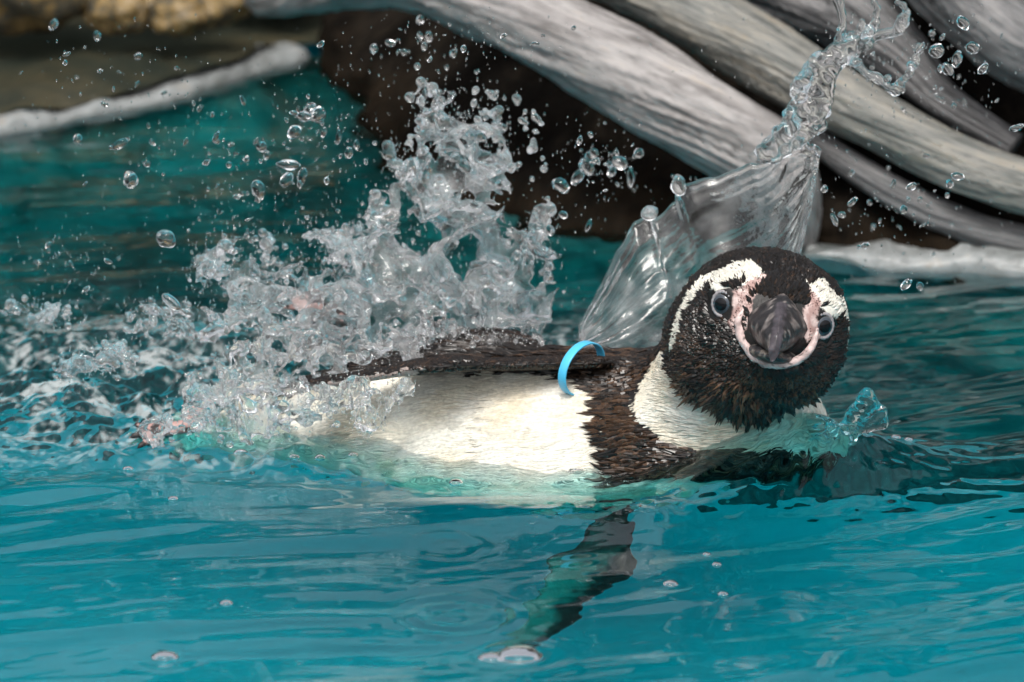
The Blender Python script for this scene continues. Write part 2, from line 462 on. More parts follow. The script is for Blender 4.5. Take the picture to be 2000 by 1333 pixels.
# lichen stones at the back of the shelf
def stone_mesh(seed, sx, sy, sz):
    import bmesh
    bm = bmesh.new(); bmesh.ops.create_icosphere(bm, subdivisions=4, radius=1)
    v = np.array([p.co[:] for p in bm.verts]); f = np.array([[q.index for q in p.verts] for p in bm.faces]); bm.free()
    r = 1 + 0.35 * fbm(v[:, 0] * 1.3, v[:, 1] * 1.3, v[:, 2] * 1.3, 4, seed)
    v = v * r[:, None] * np.array([sx, sy, sz])
    return new_mesh("stone", v, f, M_lichen)
for i, (px, py, rx, lab) in enumerate([
        (235, 35, 0.020, "pale stone with a rusty patch, leftmost of the lichen stones behind the rim"),
        (290, 22, 0.022, "white-topped lichen stone beside the pale rusty one"),
        (345, 42, 0.017, "small yellow lichen stone low in the row behind the rim"),
        (405, 25, 0.024, "broad orange lichen stone next to the grey root"),
        (325, -15, 0.026, "ochre lichen stone stacked above the small yellow one"),
        (60, 10, 0.050, "large dark mottled boulder behind the shelf of brown water"),
        (520, -40, 0.045, "big ochre mottled boulder behind the tip of the grey root")]):
    p = gnd(px, py + 12, 0.03)
    o = link("stone", stone_mesh(40 + i, rx, rx * 0.9, rx * 0.72), label=lab, category="stone", group="lichen stones behind the rim")
    o.location = p + np.array([0, 0, rx * 0.45])
wall_sheet("rock_wall", [np.array([-1.7, 1.0, 0]), np.array([-0.9, 1.25, 0]), np.array([-0.4, 1.3, 0]), np.array([0.0, 1.2, 0]), np.array([0.8, 1.1, 0]), np.array([1.7, 1.0, 0])],
           np.linspace(-0.05, 0.65, 90), lambda z: 0.2 * z, 0.16, 5, 31, M_bank, 200,
           label="brown mottled rock wall far behind the lichen stones", category="rock wall")

def root(label, path, m, seed, groove=1.0, n=420, seg=128, knots=()):
    """path: (px, py, Y, radius in photo px)"""
    P = np.array([[*at(p[0], p[1], p[2]), p[3] * S * (CAM[1] - p[2]) / CAM[1]] for p in path])
    Q = catmull(P, n); C = Q[:, :3]; rad = Q[:, 3]
    T, N, B = frames(C)
    L = np.concatenate([[0], np.cumsum(np.linalg.norm(np.diff(C, axis=0), axis=1))])
    th = np.linspace(0, 2 * np.pi, seg, endpoint=False)
    twist = th[None] + L[:, None] * 6.0
    ca, sa = np.cos(twist), np.sin(twist)
    lo = fbm(L[:, None] * 14, ca * 0.9, sa * 0.9, 3, seed) * 0.22
    gv = fbm(L[:, None] * 9, ca * 6, sa * 6, 4, seed + 7) * 0.09 * groove
    crack = np.abs(perlin(L[:, None] * 7, ca * 3.4, sa * 3.4, seed + 13) + 0.3 * perlin(L[:, None] * 30, ca * 9, sa * 9, seed + 14))
    gv = gv - 0.10 * np.exp(-(crack / 0.035) ** 2) * sstep(-0.05, 0.25, perlin(L[:, None] * 11, ca * 1.5, sa * 1.5, seed + 15))
    knot = perlin(L[:, None] * 40, ca * 2.2, sa * 2.2, seed + 16)
    gv = gv + 0.12 * sstep(0.35, 0.6, knot)
    rr = rad[:, None] * (1 + lo + gv)
    V = C[:, None] + rr[..., None] * (np.cos(th)[None, :, None] * N[:, None] + np.sin(th)[None, :, None] * B[:, None])
    grain = np.stack([L[:, None] * 24 + 0 * ca, ca * 4.0, sa * 4.0], -1)
    F = [grid_faces(n, seg, True), np.arange(seg)[None, :], (n - 1) * seg + np.arange(seg)[None, ::-1]]
    return link("root", new_mesh("root", V.reshape(-1, 3), F, m, attrs={"grain": grain.reshape(-1, 3)}), label=label, category="root", group="grey roots arching over the rock wall")

root("thick grey root arching over the dark hollow down behind the water sheet",
     [(495, 0, .66, 20), (520, -6, .64, 36), (580, -14, .60, 46), (660, -38, .56, 62), (770, -62, .52, 78), (880, -42, .48, 82), (1000, 14, .45, 83), (1098, 71, .425, 85), (1240, 155, .40, 88),
      (1335, 212, .385, 87), (1460, 288, .372, 84), (1520, 335, .372, 74), (1545, 400, .38, 60), (1540, 480, .39, 54), (1535, 560, .395, 50)], M_root, 1)
root("long grey root lying above the thick one and reaching down to the brown rock",
     [(900, -260, .56, 80), (1080, -130, .50, 80), (1300, -8, .45, 70), (1412, 60, .43, 68), (1512, 117, .41, 66), (1625, 188, .395, 60), (1740, 250, .38, 57), (1850, 305, .37, 53), (1960, 352, .36, 52), (2100, 398, .355, 50), (2500, 500, .35, 46)], M_root_green, 2)
root("thin greenish root tucked under the long grey root",
     [(1540, 225, .41, 26), (1610, 285, .40, 26), (1680, 335, .385, 28), (1760, 384, .375, 30), (1850, 428, .37, 32), (1960, 464, .365, 30), (2100, 490, .36, 30)], M_root_dark, 3)
root("dark grey root sloping down beside the streaked bark",
     [(1700, -420, .46, 105), (1800, -180, .44, 110), (1880, -62, .42, 112), (1955, 22, .40, 108), (2045, 92, .39, 100), (2300, 220, .38, 95)], M_root_dark, 4)
root("rough dusty bark root behind the flung drops above the long root",
     [(1250, -330, .56, 95), (1420, -120, .51, 95), (1570, -30, .475, 88), (1690, 50, .45, 70), (1770, 120, .435, 50), (1840, 195, .42, 34), (1980, 290, .40, 28)], M_root_dark, 5, groove=2.2)
root("smooth slanting root high behind the rough bark root",
     [(1000, -700, .80, 130), (1400, -420, .70, 130), (1750, -200, .62, 125), (2100, -40, .58, 120), (2500, 60, .55, 110)], M_root_dark, 6)

# ------------------------------------------------------------------ water
def axis(lo, hi, step, ends):
    a = np.arange(lo, hi + step / 2, step)
    l, r = [], []
    s = step; p = lo
    while p > ends[0]:
        s *= 1.5; p = max(p - s, ends[0]); l.append(p)
    s = step; p = hi
    while p < ends[1]:
        s *= 1.5; p = min(p + s, ends[1]); r.append(p)
    return np.array(l[::-1] + list(a) + r)
gx = axis(-0.31, 0.31, 0.00115, (-1.62, 1.62))
gy = axis(-0.47, 0.76, 0.0018, (-2.22, 1.52))

def blob(X, Y, cx, cy, sx, sy, rot=0.0):
    c, s = math.cos(rot), math.sin(rot)
    u = (X - cx) * c + (Y - cy) * s; v = -(X - cx) * s + (Y - cy) * c
    return np.exp(-(u / sx) ** 2 - (v / sy) ** 2)

def water_height(X, Y):
    # churned water on the left, chop at the breast, long wake folds on the right, slow swell in front
    churn = np.clip(blob(X, Y, -0.15, 0.07, 0.13, 0.10, 0.0) + 0.7 * blob(X, Y, -0.26, 0.17, 0.12, 0.08) + 0.8 * blob(X, Y, 0.0, 0.17, 0.12, 0.07), 0, 1)
    churn = churn * sstep(-0.065, -0.005, Y + 0.01 * np.sin(X * 40))
    wx = X + 0.02 * perlin(X * 7, Y * 7, 1.3, 5); wy = Y + 0.02 * perlin(X * 7, Y * 7, 4.3, 6)
    def wave(ang, lam_c, lam_a, seed, p=1.0):
        c, s = math.cos(ang), math.sin(ang)
        u = wx * c + wy * s; v = -wx * s + wy * c          # u along the crest, v across it
        return perlin(u / lam_a, v / lam_c, seed * 3.7, seed)
    right = sstep(-0.05, 0.2, X)
    h = 0.0090 * wave(R(8), 0.080, 0.30, 2) * (1 - 0.4 * right)
    h = h + 0.0085 * wave(R(30), 0.07, 0.28, 3) * right
    h = h + 0.0019 * wave(R(14), 0.026, 0.13, 4)
    h = h + 0.0024 * wave(R(34), 0.022, 0.14, 6) * right
    fr = 0.35 + 0.65 * sstep(-0.1, 0.25, perlin(X * 9, Y * 6, 2.2, 9))
    h = h + 0.00042 * wave(R(10), 0.008, 0.045, 7) * fr + 0.00035 * wave(R(28), 0.009, 0.05, 8) * fr
    back = sstep(0.12, 0.25, Y)
    h = h * (1 - 0.72 * blob(X, Y, 0.03, -0.225, 0.075, 0.14))
    h = h + back * (0.0011 * wave(R(-4), 0.018, 0.06, 10) + 0.0004 * wave(R(5), 0.007, 0.02, 11))
    # small chop ahead of and below the breast
    chop = blob(X, Y, 0.125, -0.060, 0.085, 0.032, R(16)) + 0.5 * blob(X, Y, 0.19, 0.0, 0.05, 0.03, R(25))
    h = h + chop * (0.0019 * perlin(X / 0.016, Y / 0.020, 0.7, 12) + 0.0024 * perlin(X / 0.0095, Y / 0.013, 1.7, 13) + 0.0013 * perlin(X / 0.0052, Y / 0.0075, 1.7, 21))
    # fold of water along the near flank and down-stream
    yl = -0.078 + 0.05 * sstep(-0.25, 0.0, X) * 0 + 0.012 * np.sin(X * 22 + 1)
    h = h + 0.0022 * np.exp(-((Y - yl + 0.02) / 0.040) ** 2) * sstep(-0.26, -0.12, X) * (1 - sstep(0.1, 0.2, X))
    h = h - 0.0030 * np.exp(-((Y + 0.028) / 0.026) ** 2) * sstep(-0.12, -0.06, X) * (1 - sstep(0.05, 0.1, X))
    lap = np.exp(-((Y + 0.018) / 0.022) ** 2) * sstep(-0.13, -0.08, X) * (1 - sstep(0.06, 0.1, X))
    h = h + lap * (0.0075 * perlin(X / 0.026, Y / 0.022, 6.1, 23) + 0.0030 * perlin(X / 0.009, Y / 0.010, 6.1, 24) + 0.0010 * perlin(X / 0.004, Y / 0.005, 6.1, 25))
    h = h + churn * (0.012 * perlin(X / 0.045, Y / 0.05, 0.3, 14) + 0.0065 * np.abs(perlin(X / 0.02, Y / 0.024, 0.9, 15)) * 2
                     + 0.003 * perlin(X / 0.009, Y / 0.011, 1.9, 16) + 0.0012 * perlin(X / 0.004, Y / 0.005, 2.9, 17))
    # water heaped up against the breast and neck
    h = h + 0.031 * blob(X, Y, 0.135, -0.012, 0.052, 0.044, R(8)) + 0.0015 * blob(X, Y, 0.20, 0.03, 0.06, 0.03, R(30))
    # rings where drops fell
    for px, py, r0, am in ((875, 1065, 0.022, .0006), (885, 1200, 0.034, .0005), (1005, 1275, 0.03, .0004), (320, 1280, 0.02, .0003), (1310, 1140, 0.012, .0004), (1700, 1180, 0.02, .0003)):
        c = gnd(px, py); d = np.hypot(X - c[0], Y - c[1])
        h = h + 0.5 * am * (1 + 1.6 * perlin(X * 40, Y * 40, 0.5, 22)) * np.sin(d / 0.0042 * 2) * np.exp(-((d - r0 * .6) / (r0 * .5)) ** 2)
    foam = churn * sstep(-0.05, 0.55, perlin(X / 0.03, Y / 0.03, 5.5, 18) + 0.8 * perlin(X / 0.010, Y / 0.011, 5.5, 19) + 0.9 * perlin(X / 0.0035, Y / 0.0045, 5.5, 20)) * 0.36
    return h * np.exp(-np.maximum(np.maximum(np.abs(X) - 0.35, -Y - 0.5), 0) * 2), foam

X, Y = np.meshgrid(gx, gy, indexing='ij')
H, FOAM = water_height(X, Y)
rimmask = sstep(0.0, 0.03, Y - 0.62)
H = H * (1 - 0.7 * rimmask)
nx, ny = X.shape
V = np.stack([X, Y, H], -1).reshape(-1, 3)
F1 = grid_faces(nx, ny)
ring = np.concatenate([np.arange(nx) * ny, (nx - 1) * ny + np.arange(1, ny), np.arange(nx - 2, -1, -1) * ny + ny - 1, np.arange(ny - 2, 0, -1)])
low = V[ring].copy(); low[:, 2] = ZF - 0.05
k0 = len(V); V = np.concatenate([V, low])
rn = np.roll(np.arange(len(ring)), -1)
F2 = np.stack([ring, k0 + np.arange(len(ring)), k0 + rn, ring[rn]], -1)
F3 = (k0 + np.arange(len(ring)))[None, ::-1]
# grid_faces here winds (i,j),(i+1,j),(i+1,j+1),(i,j+1): upward normals
wat = link("water", new_mesh("water", V, [F1, F2, F3], M_water, attrs={"foam": np.concatenate([FOAM.ravel(), np.zeros(len(low))])}), kind="structure",
           label="rippled turquoise pool water", category="water")

# ------------------------------------------------------------------ penguin
def smin(a, b, k):
    h = np.clip(0.5 + 0.5 * (b - a) / k, 0, 1)
    return b + (a - b) * h - k * h * (1 - h)

def rcone(P, a, b, ra, rb, sc_=(1, 1, 1)):
    sc_ = np.asarray(sc_, np.float32)
    a = np.asarray(a, np.float32) / sc_; b = np.asarray(b, np.float32) / sc_
    Q = P / sc_
    ab = b - a
    t = np.clip(((Q - a) @ ab) / (ab @ ab), 0, 1)
    return np.linalg.norm(Q - a - t[..., None] * ab, axis=-1) - (ra + (rb - ra) * t)

def ell(P, c, r, M=None):
    q = (P - np.asarray(c, np.float32))
    if M is not None: q = q @ np.asarray(M, np.float32)
    q = q / np.asarray(r, np.float32)
    k0 = np.linalg.norm(q, axis=-1)
    k1 = np.linalg.norm(q / np.asarray(r, np.float32), axis=-1)
    return k0 * (k0 - 1) / np.maximum(k1, 1e-6)

HO = at(1500, 622, -0.02)                               # head origin, on the beak's axis
tocam = CAM - HO; tocam /= np.linalg.norm(tocam)
right = np.array([1.0, 0, 0]); upc = np.cross(right, -tocam); upc = -np.cross(tocam, right) * -1
upc = np.cross(tocam, right); upc = upc / np.linalg.norm(upc)
if upc[2] < 0: upc = -upc
hp = R(12)
hf = tocam * math.cos(hp) - upc * math.sin(hp)
hu = upc * math.cos(hp) + tocam * math.sin(hp)
roll = R(12)
hr = right * math.cos(roll) - hu * math.sin(roll)
hu = hu * math.cos(roll) + right * math.sin(roll)
HM = np.stack([hr, hu, hf], 1)                          # columns: local axes
def hl(r, u, f):                                        # head-local centimetres to world
    return HO + (HM @ np.array([r, u, f])) * 0.01

def head_sdf(P):
    d = ell(P, hl(-0.05, 0.12, -0.6), np.array([3.90, 3.02, 4.0]) * .01, HM)
    d = smin(d, ell(P, hl(-0.45, -1.7, -0.5), np.array([4.25, 2.9, 3.5]) * .01, HM), 0.014)
    d = smin(d, ell(P, hl(0.25, -0.30, 1.8), np.array([2.2, 2.2, 2.1]) * .01, HM), 0.012)
    for s in (-1, 1):                                   # brow ridges
        d = smin(d, ell(P, hl(s * 1.9, 1.35, 1.6), np.array([1.3, .8, 1.2]) * .01, HM), 0.008)
    return d

BODY = [((.118, .032, -.006), .040), ((.0575, .050, -.010), .047), ((0, .062, -.014), .050), ((-.0625, .070, -.014), .044), ((-.12, .076, -.022), .031), ((-.165, .082, -.040), .010)]
FL_A, FL_B, FL_C = at(1150, 708, .036), at(850, 714, .022), at(572, 757, .012)
SH_A = np.array([.056, .020, -.085]); SH_B = np.array([.040, -.048, -.120]); SH_C = np.array([.004, -.120, -.172])

def flat_seg(P, a, b, wa, wb, th, nrm):
    """flattened flipper segment: wide across, thin along nrm"""
    ab = b - a; L = np.linalg.norm(ab); t_ = ab / L
    n_ = nrm - t_ * (nrm @ t_); n_ /= np.linalg.norm(n_)
    w_ = np.cross(t_, n_)
    q = (P - a.astype(np.float32)) @ np.stack([t_, n_, w_], 1).astype(np.float32)
    t = np.clip(q[..., 0] / L, 0, 1)
    wd = wa + (wb - wa) * t
    ex = q[..., 0] - t * L
    k = np.sqrt(ex ** 2 + (q[..., 2] * (0.012 / wd)) ** 2 + (q[..., 1] * (0.012 / th)) ** 2) - 0.012
    return k * (th / 0.012)

def body_sdf(P):
    d = None
    for (a, ra), (b, rb) in zip(BODY[:-1], BODY[1:]):
        e = rcone(P, a, b, ra, rb, (1, 1.22, 1))
        d = e if d is None else np.minimum(d, e)
    d = smin(d, ell(P, np.array([.024, .032, -.046]), np.array([.088, .050, .053])), 0.02)
    d = smin(d, ell(P, at(945, 690, .086), np.array([.026, .018, .009])), 0.010)      # wet shoulder hump
    return d
def neck_sdf(P):
    return rcone(P, (.098, .040, .004), hl(-0.9, -1.6, -1.3), .040, .033)
def flip_sdf(P):
    up = np.array([0.06, 0.27, 1.0])
    d = flat_seg(P, FL_A, FL_B, .017, .020, .0026, up)
    d = smin(d, flat_seg(P, FL_B, FL_C, .020, .008, .0024, up), 0.004)
    return d
def flip2_sdf(P):
    d2 = flat_seg(P, SH_A, SH_B, .007, .018, .0045, np.array([0.25, -0.75, 0.45]))
    d2 = smin(d2, flat_seg(P, SH_B, SH_C, .018, .010, .0038, np.array([0.25, -0.75, 0.5])), 0.006)
    return d2
def penguin_sdf(P, full=True):
    d = body_sdf(P)
    d = smin(d, neck_sdf(P), 0.022)
    d = smin(d, head_sdf(P), 0.010)
    if full:
        d = smin(d, flip_sdf(P), 0.005)
        d = smin(d, flip2_sdf(P), 0.008)
    return d

hh = 0.0013
lo = np.array([-.185, -.14, -.195]); hi_ = np.array([.185, .15, .118])
ax_ = [np.arange(lo[k], hi_[k], hh).astype(np.float32) for k in range(3)]
f = np.empty((len(ax_[0]), len(ax_[1]), len(ax_[2])), np.float32)
for i0 in range(0, len(ax_[0]), 48):
    G = np.stack(np.meshgrid(ax_[0][i0:i0 + 48], ax_[1], ax_[2], indexing='ij'), -1)
    f[i0:i0 + 48] = -penguin_sdf(G)
pv, pf = surface_net(f, lo, hh)
pv = relax(pv, pf, 2, 0.4)
del f

def sdf_normal(P):
    e = 0.0012
    P = P.astype(np.float32)
    g = np.stack([penguin_sdf(P + np.array(d, np.float32) * e) - penguin_sdf(P - np.array(d, np.float32) * e) for d in ((1, 0, 0), (0, 1, 0), (0, 0, 1))], -1)
    return g / np.maximum(np.linalg.norm(g, axis=1, keepdims=True), 1e-9)

def inpoly(px, py, poly):
    c = np.zeros(px.shape, bool)
    n = len(poly)
    for i in range(n):
        x1, y1 = poly[i]; x2, y2 = poly[(i + 1) % n]
        if y1 == y2: continue
        m = ((y1 > py) != (y2 > py)) & (px < (x2 - x1) * (py - y1) / (y2 - y1) + x1)
        c ^= m
    return c

BLACK = np.array([0.007, 0.0058, 0.0052]); WHITE = np.array([0.70, 0.68, 0.61]); CREAM = np.array([0.64, 0.56, 0.42]); PINK = np.array([0.52, 0.39, 0.36])
BROWN = np.array([0.115, 0.062, 0.034])
BROW_L = [(1308, 680), (1322, 630), (1344, 578), (1366, 546), (1402, 531), (1440, 516), (1476, 512), (1490, 534), (1470, 555), (1436, 557), (1404, 565), (1376, 570), (1352, 600), (1340, 640), (1326, 690)]
BROW_R = [(1572, 560), (1590, 550), (1606, 547), (1628, 572), (1658, 594), (1672, 622), (1672, 700), (1664, 700), (1658, 660), (1650, 640), (1645, 622), (1629, 617), (1608, 604), (1590, 598), (1576, 580)]
PINK_L = [(1430, 572), (1462, 552), (1490, 534), (1506, 548), (1472, 582), (1464, 625), (1450, 672), (1436, 662), (1426, 632), (1432, 604)]
PINK_R = [(1566, 552), (1582, 560), (1600, 590), (1598, 625), (1602, 652), (1582, 682), (1568, 650), (1572, 600)]
BAND = [(1290, 692), (1262, 735), (1238, 775), (1238, 800), (1262, 830), (1290, 850), (1345, 880), (1420, 890), (1560, 905), (1620, 940), (1600, 1010), (1380, 1010), (1280, 960), (1185, 1010), (1195, 905), (1182, 860), (1172, 830), (1182, 790), (1168, 762), (1100, 735), (1060, 728), (1000, 708), (830, 705), (700, 735), (560, 775), (540, 740), (700, 700), (790, 690), (830, 690), (820, 640), (860, 615), (1000, 600), (1290, 640)]
SPOT = [(1105, 722), (1130, 704), (1165, 698), (1200, 706), (1190, 726), (1150, 732)]
BACKWHITE = [(925, 640), (950, 618), (1000, 640), (1020, 668), (980, 662), (950, 650)]

def colour_at(P, N):
    px, py = to_px(P)
    wq = P * 160
    px = px + 9 * perlin(wq[:, 0], wq[:, 1], wq[:, 2], 41) + 5 * perlin(wq[:, 0] * 3, wq[:, 1] * 3, wq[:, 2] * 3, 42)
    py = py + 9 * perlin(wq[:, 0], wq[:, 1], wq[:, 2], 43) + 5 * perlin(wq[:, 0] * 3, wq[:, 1] * 3, wq[:, 2] * 3, 44)
    view = CAM - P; view /= np.linalg.norm(view, axis=1, keepdims=True)
    fac = (N * view).sum(1)
    q = (P - HO) @ HM * 100
    dh = head_sdf(P.astype(np.float32)); dn = np.minimum(neck_sdf(P.astype(np.float32)), body_sdf(P.astype(np.float32)))
    head = (dh < dn) & (q[:, 1] > -5.6)
    col = np.tile(WHITE, (len(P), 1))
    mixc = np.clip(0.6 + 1.2 * perlin(P[:, 0] * 45, P[:, 1] * 60, P[:, 2] * 60, 45), 0, 1)[:, None]
    col = col * mixc + CREAM * (1 - mixc)
    dirt = sstep(0.22, 0.5, perlin(P[:, 0] * 70, P[:, 1] * 120, P[:, 2] * 120, 46) + 0.4 * perlin(P[:, 0] * 200, P[:, 1] * 300, P[:, 2] * 300, 51))[:, None]
    col = col * (1 - 0.35 * dirt) + np.array([0.30, 0.26, 0.20]) * 0.35 * dirt
    front = fac > 0.02
    # body
    dark = inpoly(px, py, BAND) & front
    dark |= (~front) & (P[:, 2] > -0.01) & (P[:, 0] < 0.10)                # the back, turned away
    dark &= ~(inpoly(px, py, SPOT) & front)
    fd = flip_sdf(P.astype(np.float32)) < 0.0025
    dark[fd] = (N[fd, 2] > -0.1) | (P[fd, 0] > -0.045 + 0.01 * perlin(P[fd, 0] * 90, P[fd, 1] * 90, P[fd, 2] * 90, 49))
    f2 = flip2_sdf(P.astype(np.float32)) < 0.003
    s2 = perlin(P[:, 0] * 75, P[:, 1] * 75, P[:, 2] * 55, 47) + 0.7 * perlin(P[:, 0] * 190, P[:, 1] * 190, P[:, 2] * 130, 48)
    ta = SH_C - SH_A; wa = np.cross(ta, np.array([0.25, -0.75, 0.5])); wa = wa / np.linalg.norm(wa); wa = wa * np.sign(wa[0])
    mixf = sstep(-0.006, 0.007, (P - SH_B) @ wa + 0.016 * s2)[:, None]
    mixf = np.maximum(mixf, sstep(-0.118, -0.105, P[:, 2])[:, None])
    fcol = np.array([0.24, 0.17, 0.145]) * (1 - mixf) + np.array([0.012, 0.011, 0.012]) * mixf
    dark[f2] = False
    col[f2] = fcol[f2]
    und = fd & ~dark & (P[:, 0] < -0.03)
    col[und] = (0.42, 0.34, 0.31)
    col[dark] = BLACK
    # head
    blk = head.copy()
    side = head & (fac < 0.20) & (q[:, 1] < 0.9)
    blk &= ~side
    wh = head & front & (inpoly(px, py, BROW_L) | inpoly(px, py, BROW_R))
    blk &= ~wh
    col[head] = WHITE * 0.97
    col[blk] = BLACK
    back = head & (q[:, 2] < -2.4) & (q[:, 1] > -2)
    col[back] = BLACK
    pk = head & front & (inpoly(px, py, PINK_L) | inpoly(px, py, PINK_R))
    bl = sstep(-0.25, 0.3, perlin(P[:, 0] * 260, P[:, 1] * 260, P[:, 2] * 260, 50))[:, None]
    col[pk] = (np.array([0.60, 0.47, 0.44]) * bl + np.array([0.34, 0.22, 0.20]) * (1 - bl))[pk]
    return col, head, pk

pn = sdf_normal(pv)
pc, phead, ppink = colour_at(pv, pn)
PENG = bpy.data.objects.new("penguin", None); sc.collection.objects.link(PENG)
PENG["label"] = "black and white penguin floating on its side, face turned to the viewer, blue flipper band"
PENG["category"] = "penguin"
link("body", new_mesh("body", pv, pf, M_skin, attrs={"tint": pc}), PENG)

def hit(px, py, inset=0.0):
    q = P0 + np.array([(px - 1000) * S, 0, 0]) + (666.5 - py) * S * UPV
    d = q - CAM; d /= np.linalg.norm(d)
    t = DIST - 0.25
    for _ in range(200):
        e = float(penguin_sdf((CAM + d * t)[None].astype(np.float32))[0])
        t += max(e * 0.8, 1e-5)
        if e < 1e-5 or t > DIST + 0.4: break
    p = CAM + d * t
    return p, sdf_normal(p[None])[0]

# ---- feathers: thousands of small pointed vanes laid along the lie of the plumage
def make_feathers(count, sel, length, width, lift, seed, jitter=0.25, keep=None):
    rg = np.random.default_rng(seed)
    tri = np.concatenate([pf[:, [0, 1, 2]], pf[:, [0, 2, 3]]])
    A, B, C = pv[tri[:, 0]], pv[tri[:, 1]], pv[tri[:, 2]]
    ar = np.linalg.norm(np.cross(B - A, C - A), axis=1) * sel[tri].all(1)
    k = rg.choice(len(tri), count, p=ar / ar.sum())
    u, v = rg.random(count), rg.random(count)
    fl = u + v > 1; u[fl], v[fl] = 1 - u[fl], 1 - v[fl]
    P = A[k] + u[:, None] * (B[k] - A[k]) + v[:, None] * (C[k] - A[k])
    N = sdf_normal(P)
    col, head, pink = colour_at(P, N)
    q = (P - HO) @ HM * 100
    src = hl(0.1, -0.2, 4.2)
    fh = P - src
    fb = np.tile(np.array([-1.0, 0.12, -0.10]), (count, 1))
    wgt = sstep(-3.8, -5.4, q[:, 1])[:, None] * (~head)[:, None] + (~head)[:, None] * 0.6
    wgt = np.clip(wgt, 0, 1)
    fdir = fh / np.linalg.norm(fh, axis=1, keepdims=True) * (1 - wgt) + fb * wgt
    j = np.stack([perlin(P[:, 0] * 70, P[:, 1] * 70, P[:, 2] * 70, seed + i) for i in range(3)], 1)
    j2 = np.stack([perlin(P[:, 0] * 230, P[:, 1] * 230, P[:, 2] * 230, seed + 9 + i) for i in range(3)], 1)
    fdir = fdir + j * jitter * 2.2 + j2 * jitter * 2.0 + rg.normal(size=(count, 3)) * jitter * 0.4
    fdir -= N * (fdir * N).sum(1)[:, None]
    fdir /= np.linalg.norm(fdir, axis=1, keepdims=True)
    W = np.cross(N, fdir)
    lum = col[:, 1]
    dark = lum < 0.1
    L = length(P, q, head, dark) * rg.uniform(0.65, 1.3, count)
    Wd = width * rg.uniform(0.7, 1.25, count) * np.where(dark, 1.0, np.where(head, 0.62, 1.15))
    lf = lift(P, q, head, dark) * rg.uniform(0.3, 1.5, count)
    tuft = np.clip(perlin(P[:, 0] * 230, P[:, 1] * 230, P[:, 2] * 230, seed + 30) * 2.2 + 0.25, 0, 1)      # wet clumps stand up, the rest lies flat
    lf = np.where(head & dark, lf * (0.5 + 1.25 * tuft), lf); L = np.where(head & dark, L * (0.82 + 0.22 * tuft), L)
    L = np.where(pink, L * 0.28, L); Wd = np.where(pink, Wd * 0.4, Wd)
    stp = (pink & (rg.random(count) < 0.30)) | (head & ~dark & (rg.random(count) < 0.07))
    col[stp] = (0.05, 0.035, 0.03)
    # colour of each vane
    br = np.clip(rg.normal(-0.06, 0.14, count), 0, 1) * dark
    low = np.clip((-q[:, 1] - 0.6) / 2.5, 0, 1) * head * dark
    br = np.clip(br + (low + 0.5 * dark * ~head * (P[:, 0] > 0.035) * (flip_sdf(P.astype(np.float32)) > 0.0015) + 0.12 * dark * ~head) * np.clip(rg.normal(0.1, 0.40, count) + perlin(P[:, 0] * 60, P[:, 1] * 60, P[:, 2] * 60, 77), 0, 1), 0, 1)
    col = col * (1 - br[:, None]) + BROWN * br[:, None]
    col = col * rg.uniform(0.82, 1.1, count)[:, None]
    r = P - N * 0.0003
    tip = P + fdir * L[:, None] + N * (lf * L)[:, None]
    mid = P + fdir * (L * 0.5)[:, None]
    hgt = (np.where(dark, 0.0005, 0.00022) + lf * L * 0.65)[:, None]
    Lm = mid + W * Wd[:, None] * 0.5 + N * (hgt - 0.0004)
    Rm = mid - W * Wd[:, None] * 0.5 + N * (hgt - 0.0004)
    ri = mid + N * (hgt + 0.0003)
    V = np.stack([r, Lm, ri, Rm, tip], 1)
    cc = np.repeat(col[:, None], 5, 1); cc[:, 4] *= np.where(dark, 1.5, 1.0)[:, None]; cc[:, 0] *= 0.8
    ok = np.ones(count, bool) if keep is None else keep(P, N, q, head, col)
    V = V[ok]; cc = cc[ok]
    n = len(V)
    base = (np.arange(n) * 5)[:, None]
    F = np.concatenate([base + np.array([[0, 2, 1]]), base + np.array([[0, 3, 2]]), base + np.array([[1, 2, 4]]), base + np.array([[2, 3, 4]])])
    return V.reshape(-1, 3), F, cc.reshape(-1, 3)

EYES_PX = [(1410, 594), (1609, 637)]
EYE_HIT = [hit(*e) for e in EYES_PX]
def keep_head(P, N, q, head, col):
    k = head.copy()
    for (e, n_) in EYE_HIT:
        k &= np.linalg.norm(P - e, axis=1) > 0.0092
    bb = (np.abs(q[:, 0] - 0.34) < 1.45) & (q[:, 1] > -1.2) & (q[:, 1] < 1.55) & (q[:, 2] > 2.2)
    return k & ~bb
hsel = head_sdf(pv.astype(np.float32)) < 0.004
Vh, Fh, Ch = make_feathers(26000, hsel,
    lambda P, q, h, d: np.where(d, 0.0062 + 0.0058 * np.clip((-q[:, 1] - 2.4) / 2.2, 0, 1), 0.0048),
    0.0021, lambda P, q, h, d: np.where(d, 0.10 + 0.20 * np.clip((-q[:, 1] - 2.2) / 2.2, 0, 1), 0.06), 5, 0.28, keep_head)
link("head_plumage", new_mesh("head_plumage", Vh, Fh, M_plumage, False, {"tint": Ch}), PENG, kind="stuff")
flips = flip2_sdf(pv.astype(np.float32)) < 0.002
bsel = ~hsel & ~flips & (pv[:, 2] > -0.075)
Vb, Fb, Cb = make_feathers(44000, bsel, lambda P, q, h, d: np.where(d, 0.0105, 0.0120) * np.where(flip_sdf(P.astype(np.float32)) < 0.0015, 0.34, 1.0), 0.0021,
    lambda P, q, h, d: np.where(d, 0.13, 0.006) * np.where(flip_sdf(P.astype(np.float32)) < 0.0015, 0.3, 1.0), 6, 0.22, lambda P, N, q, h, c: ~h)
link("body_plumage", new_mesh("body_plumage", Vb, Fb, M_plumage, False, {"tint": Cb}), PENG, kind="stuff")

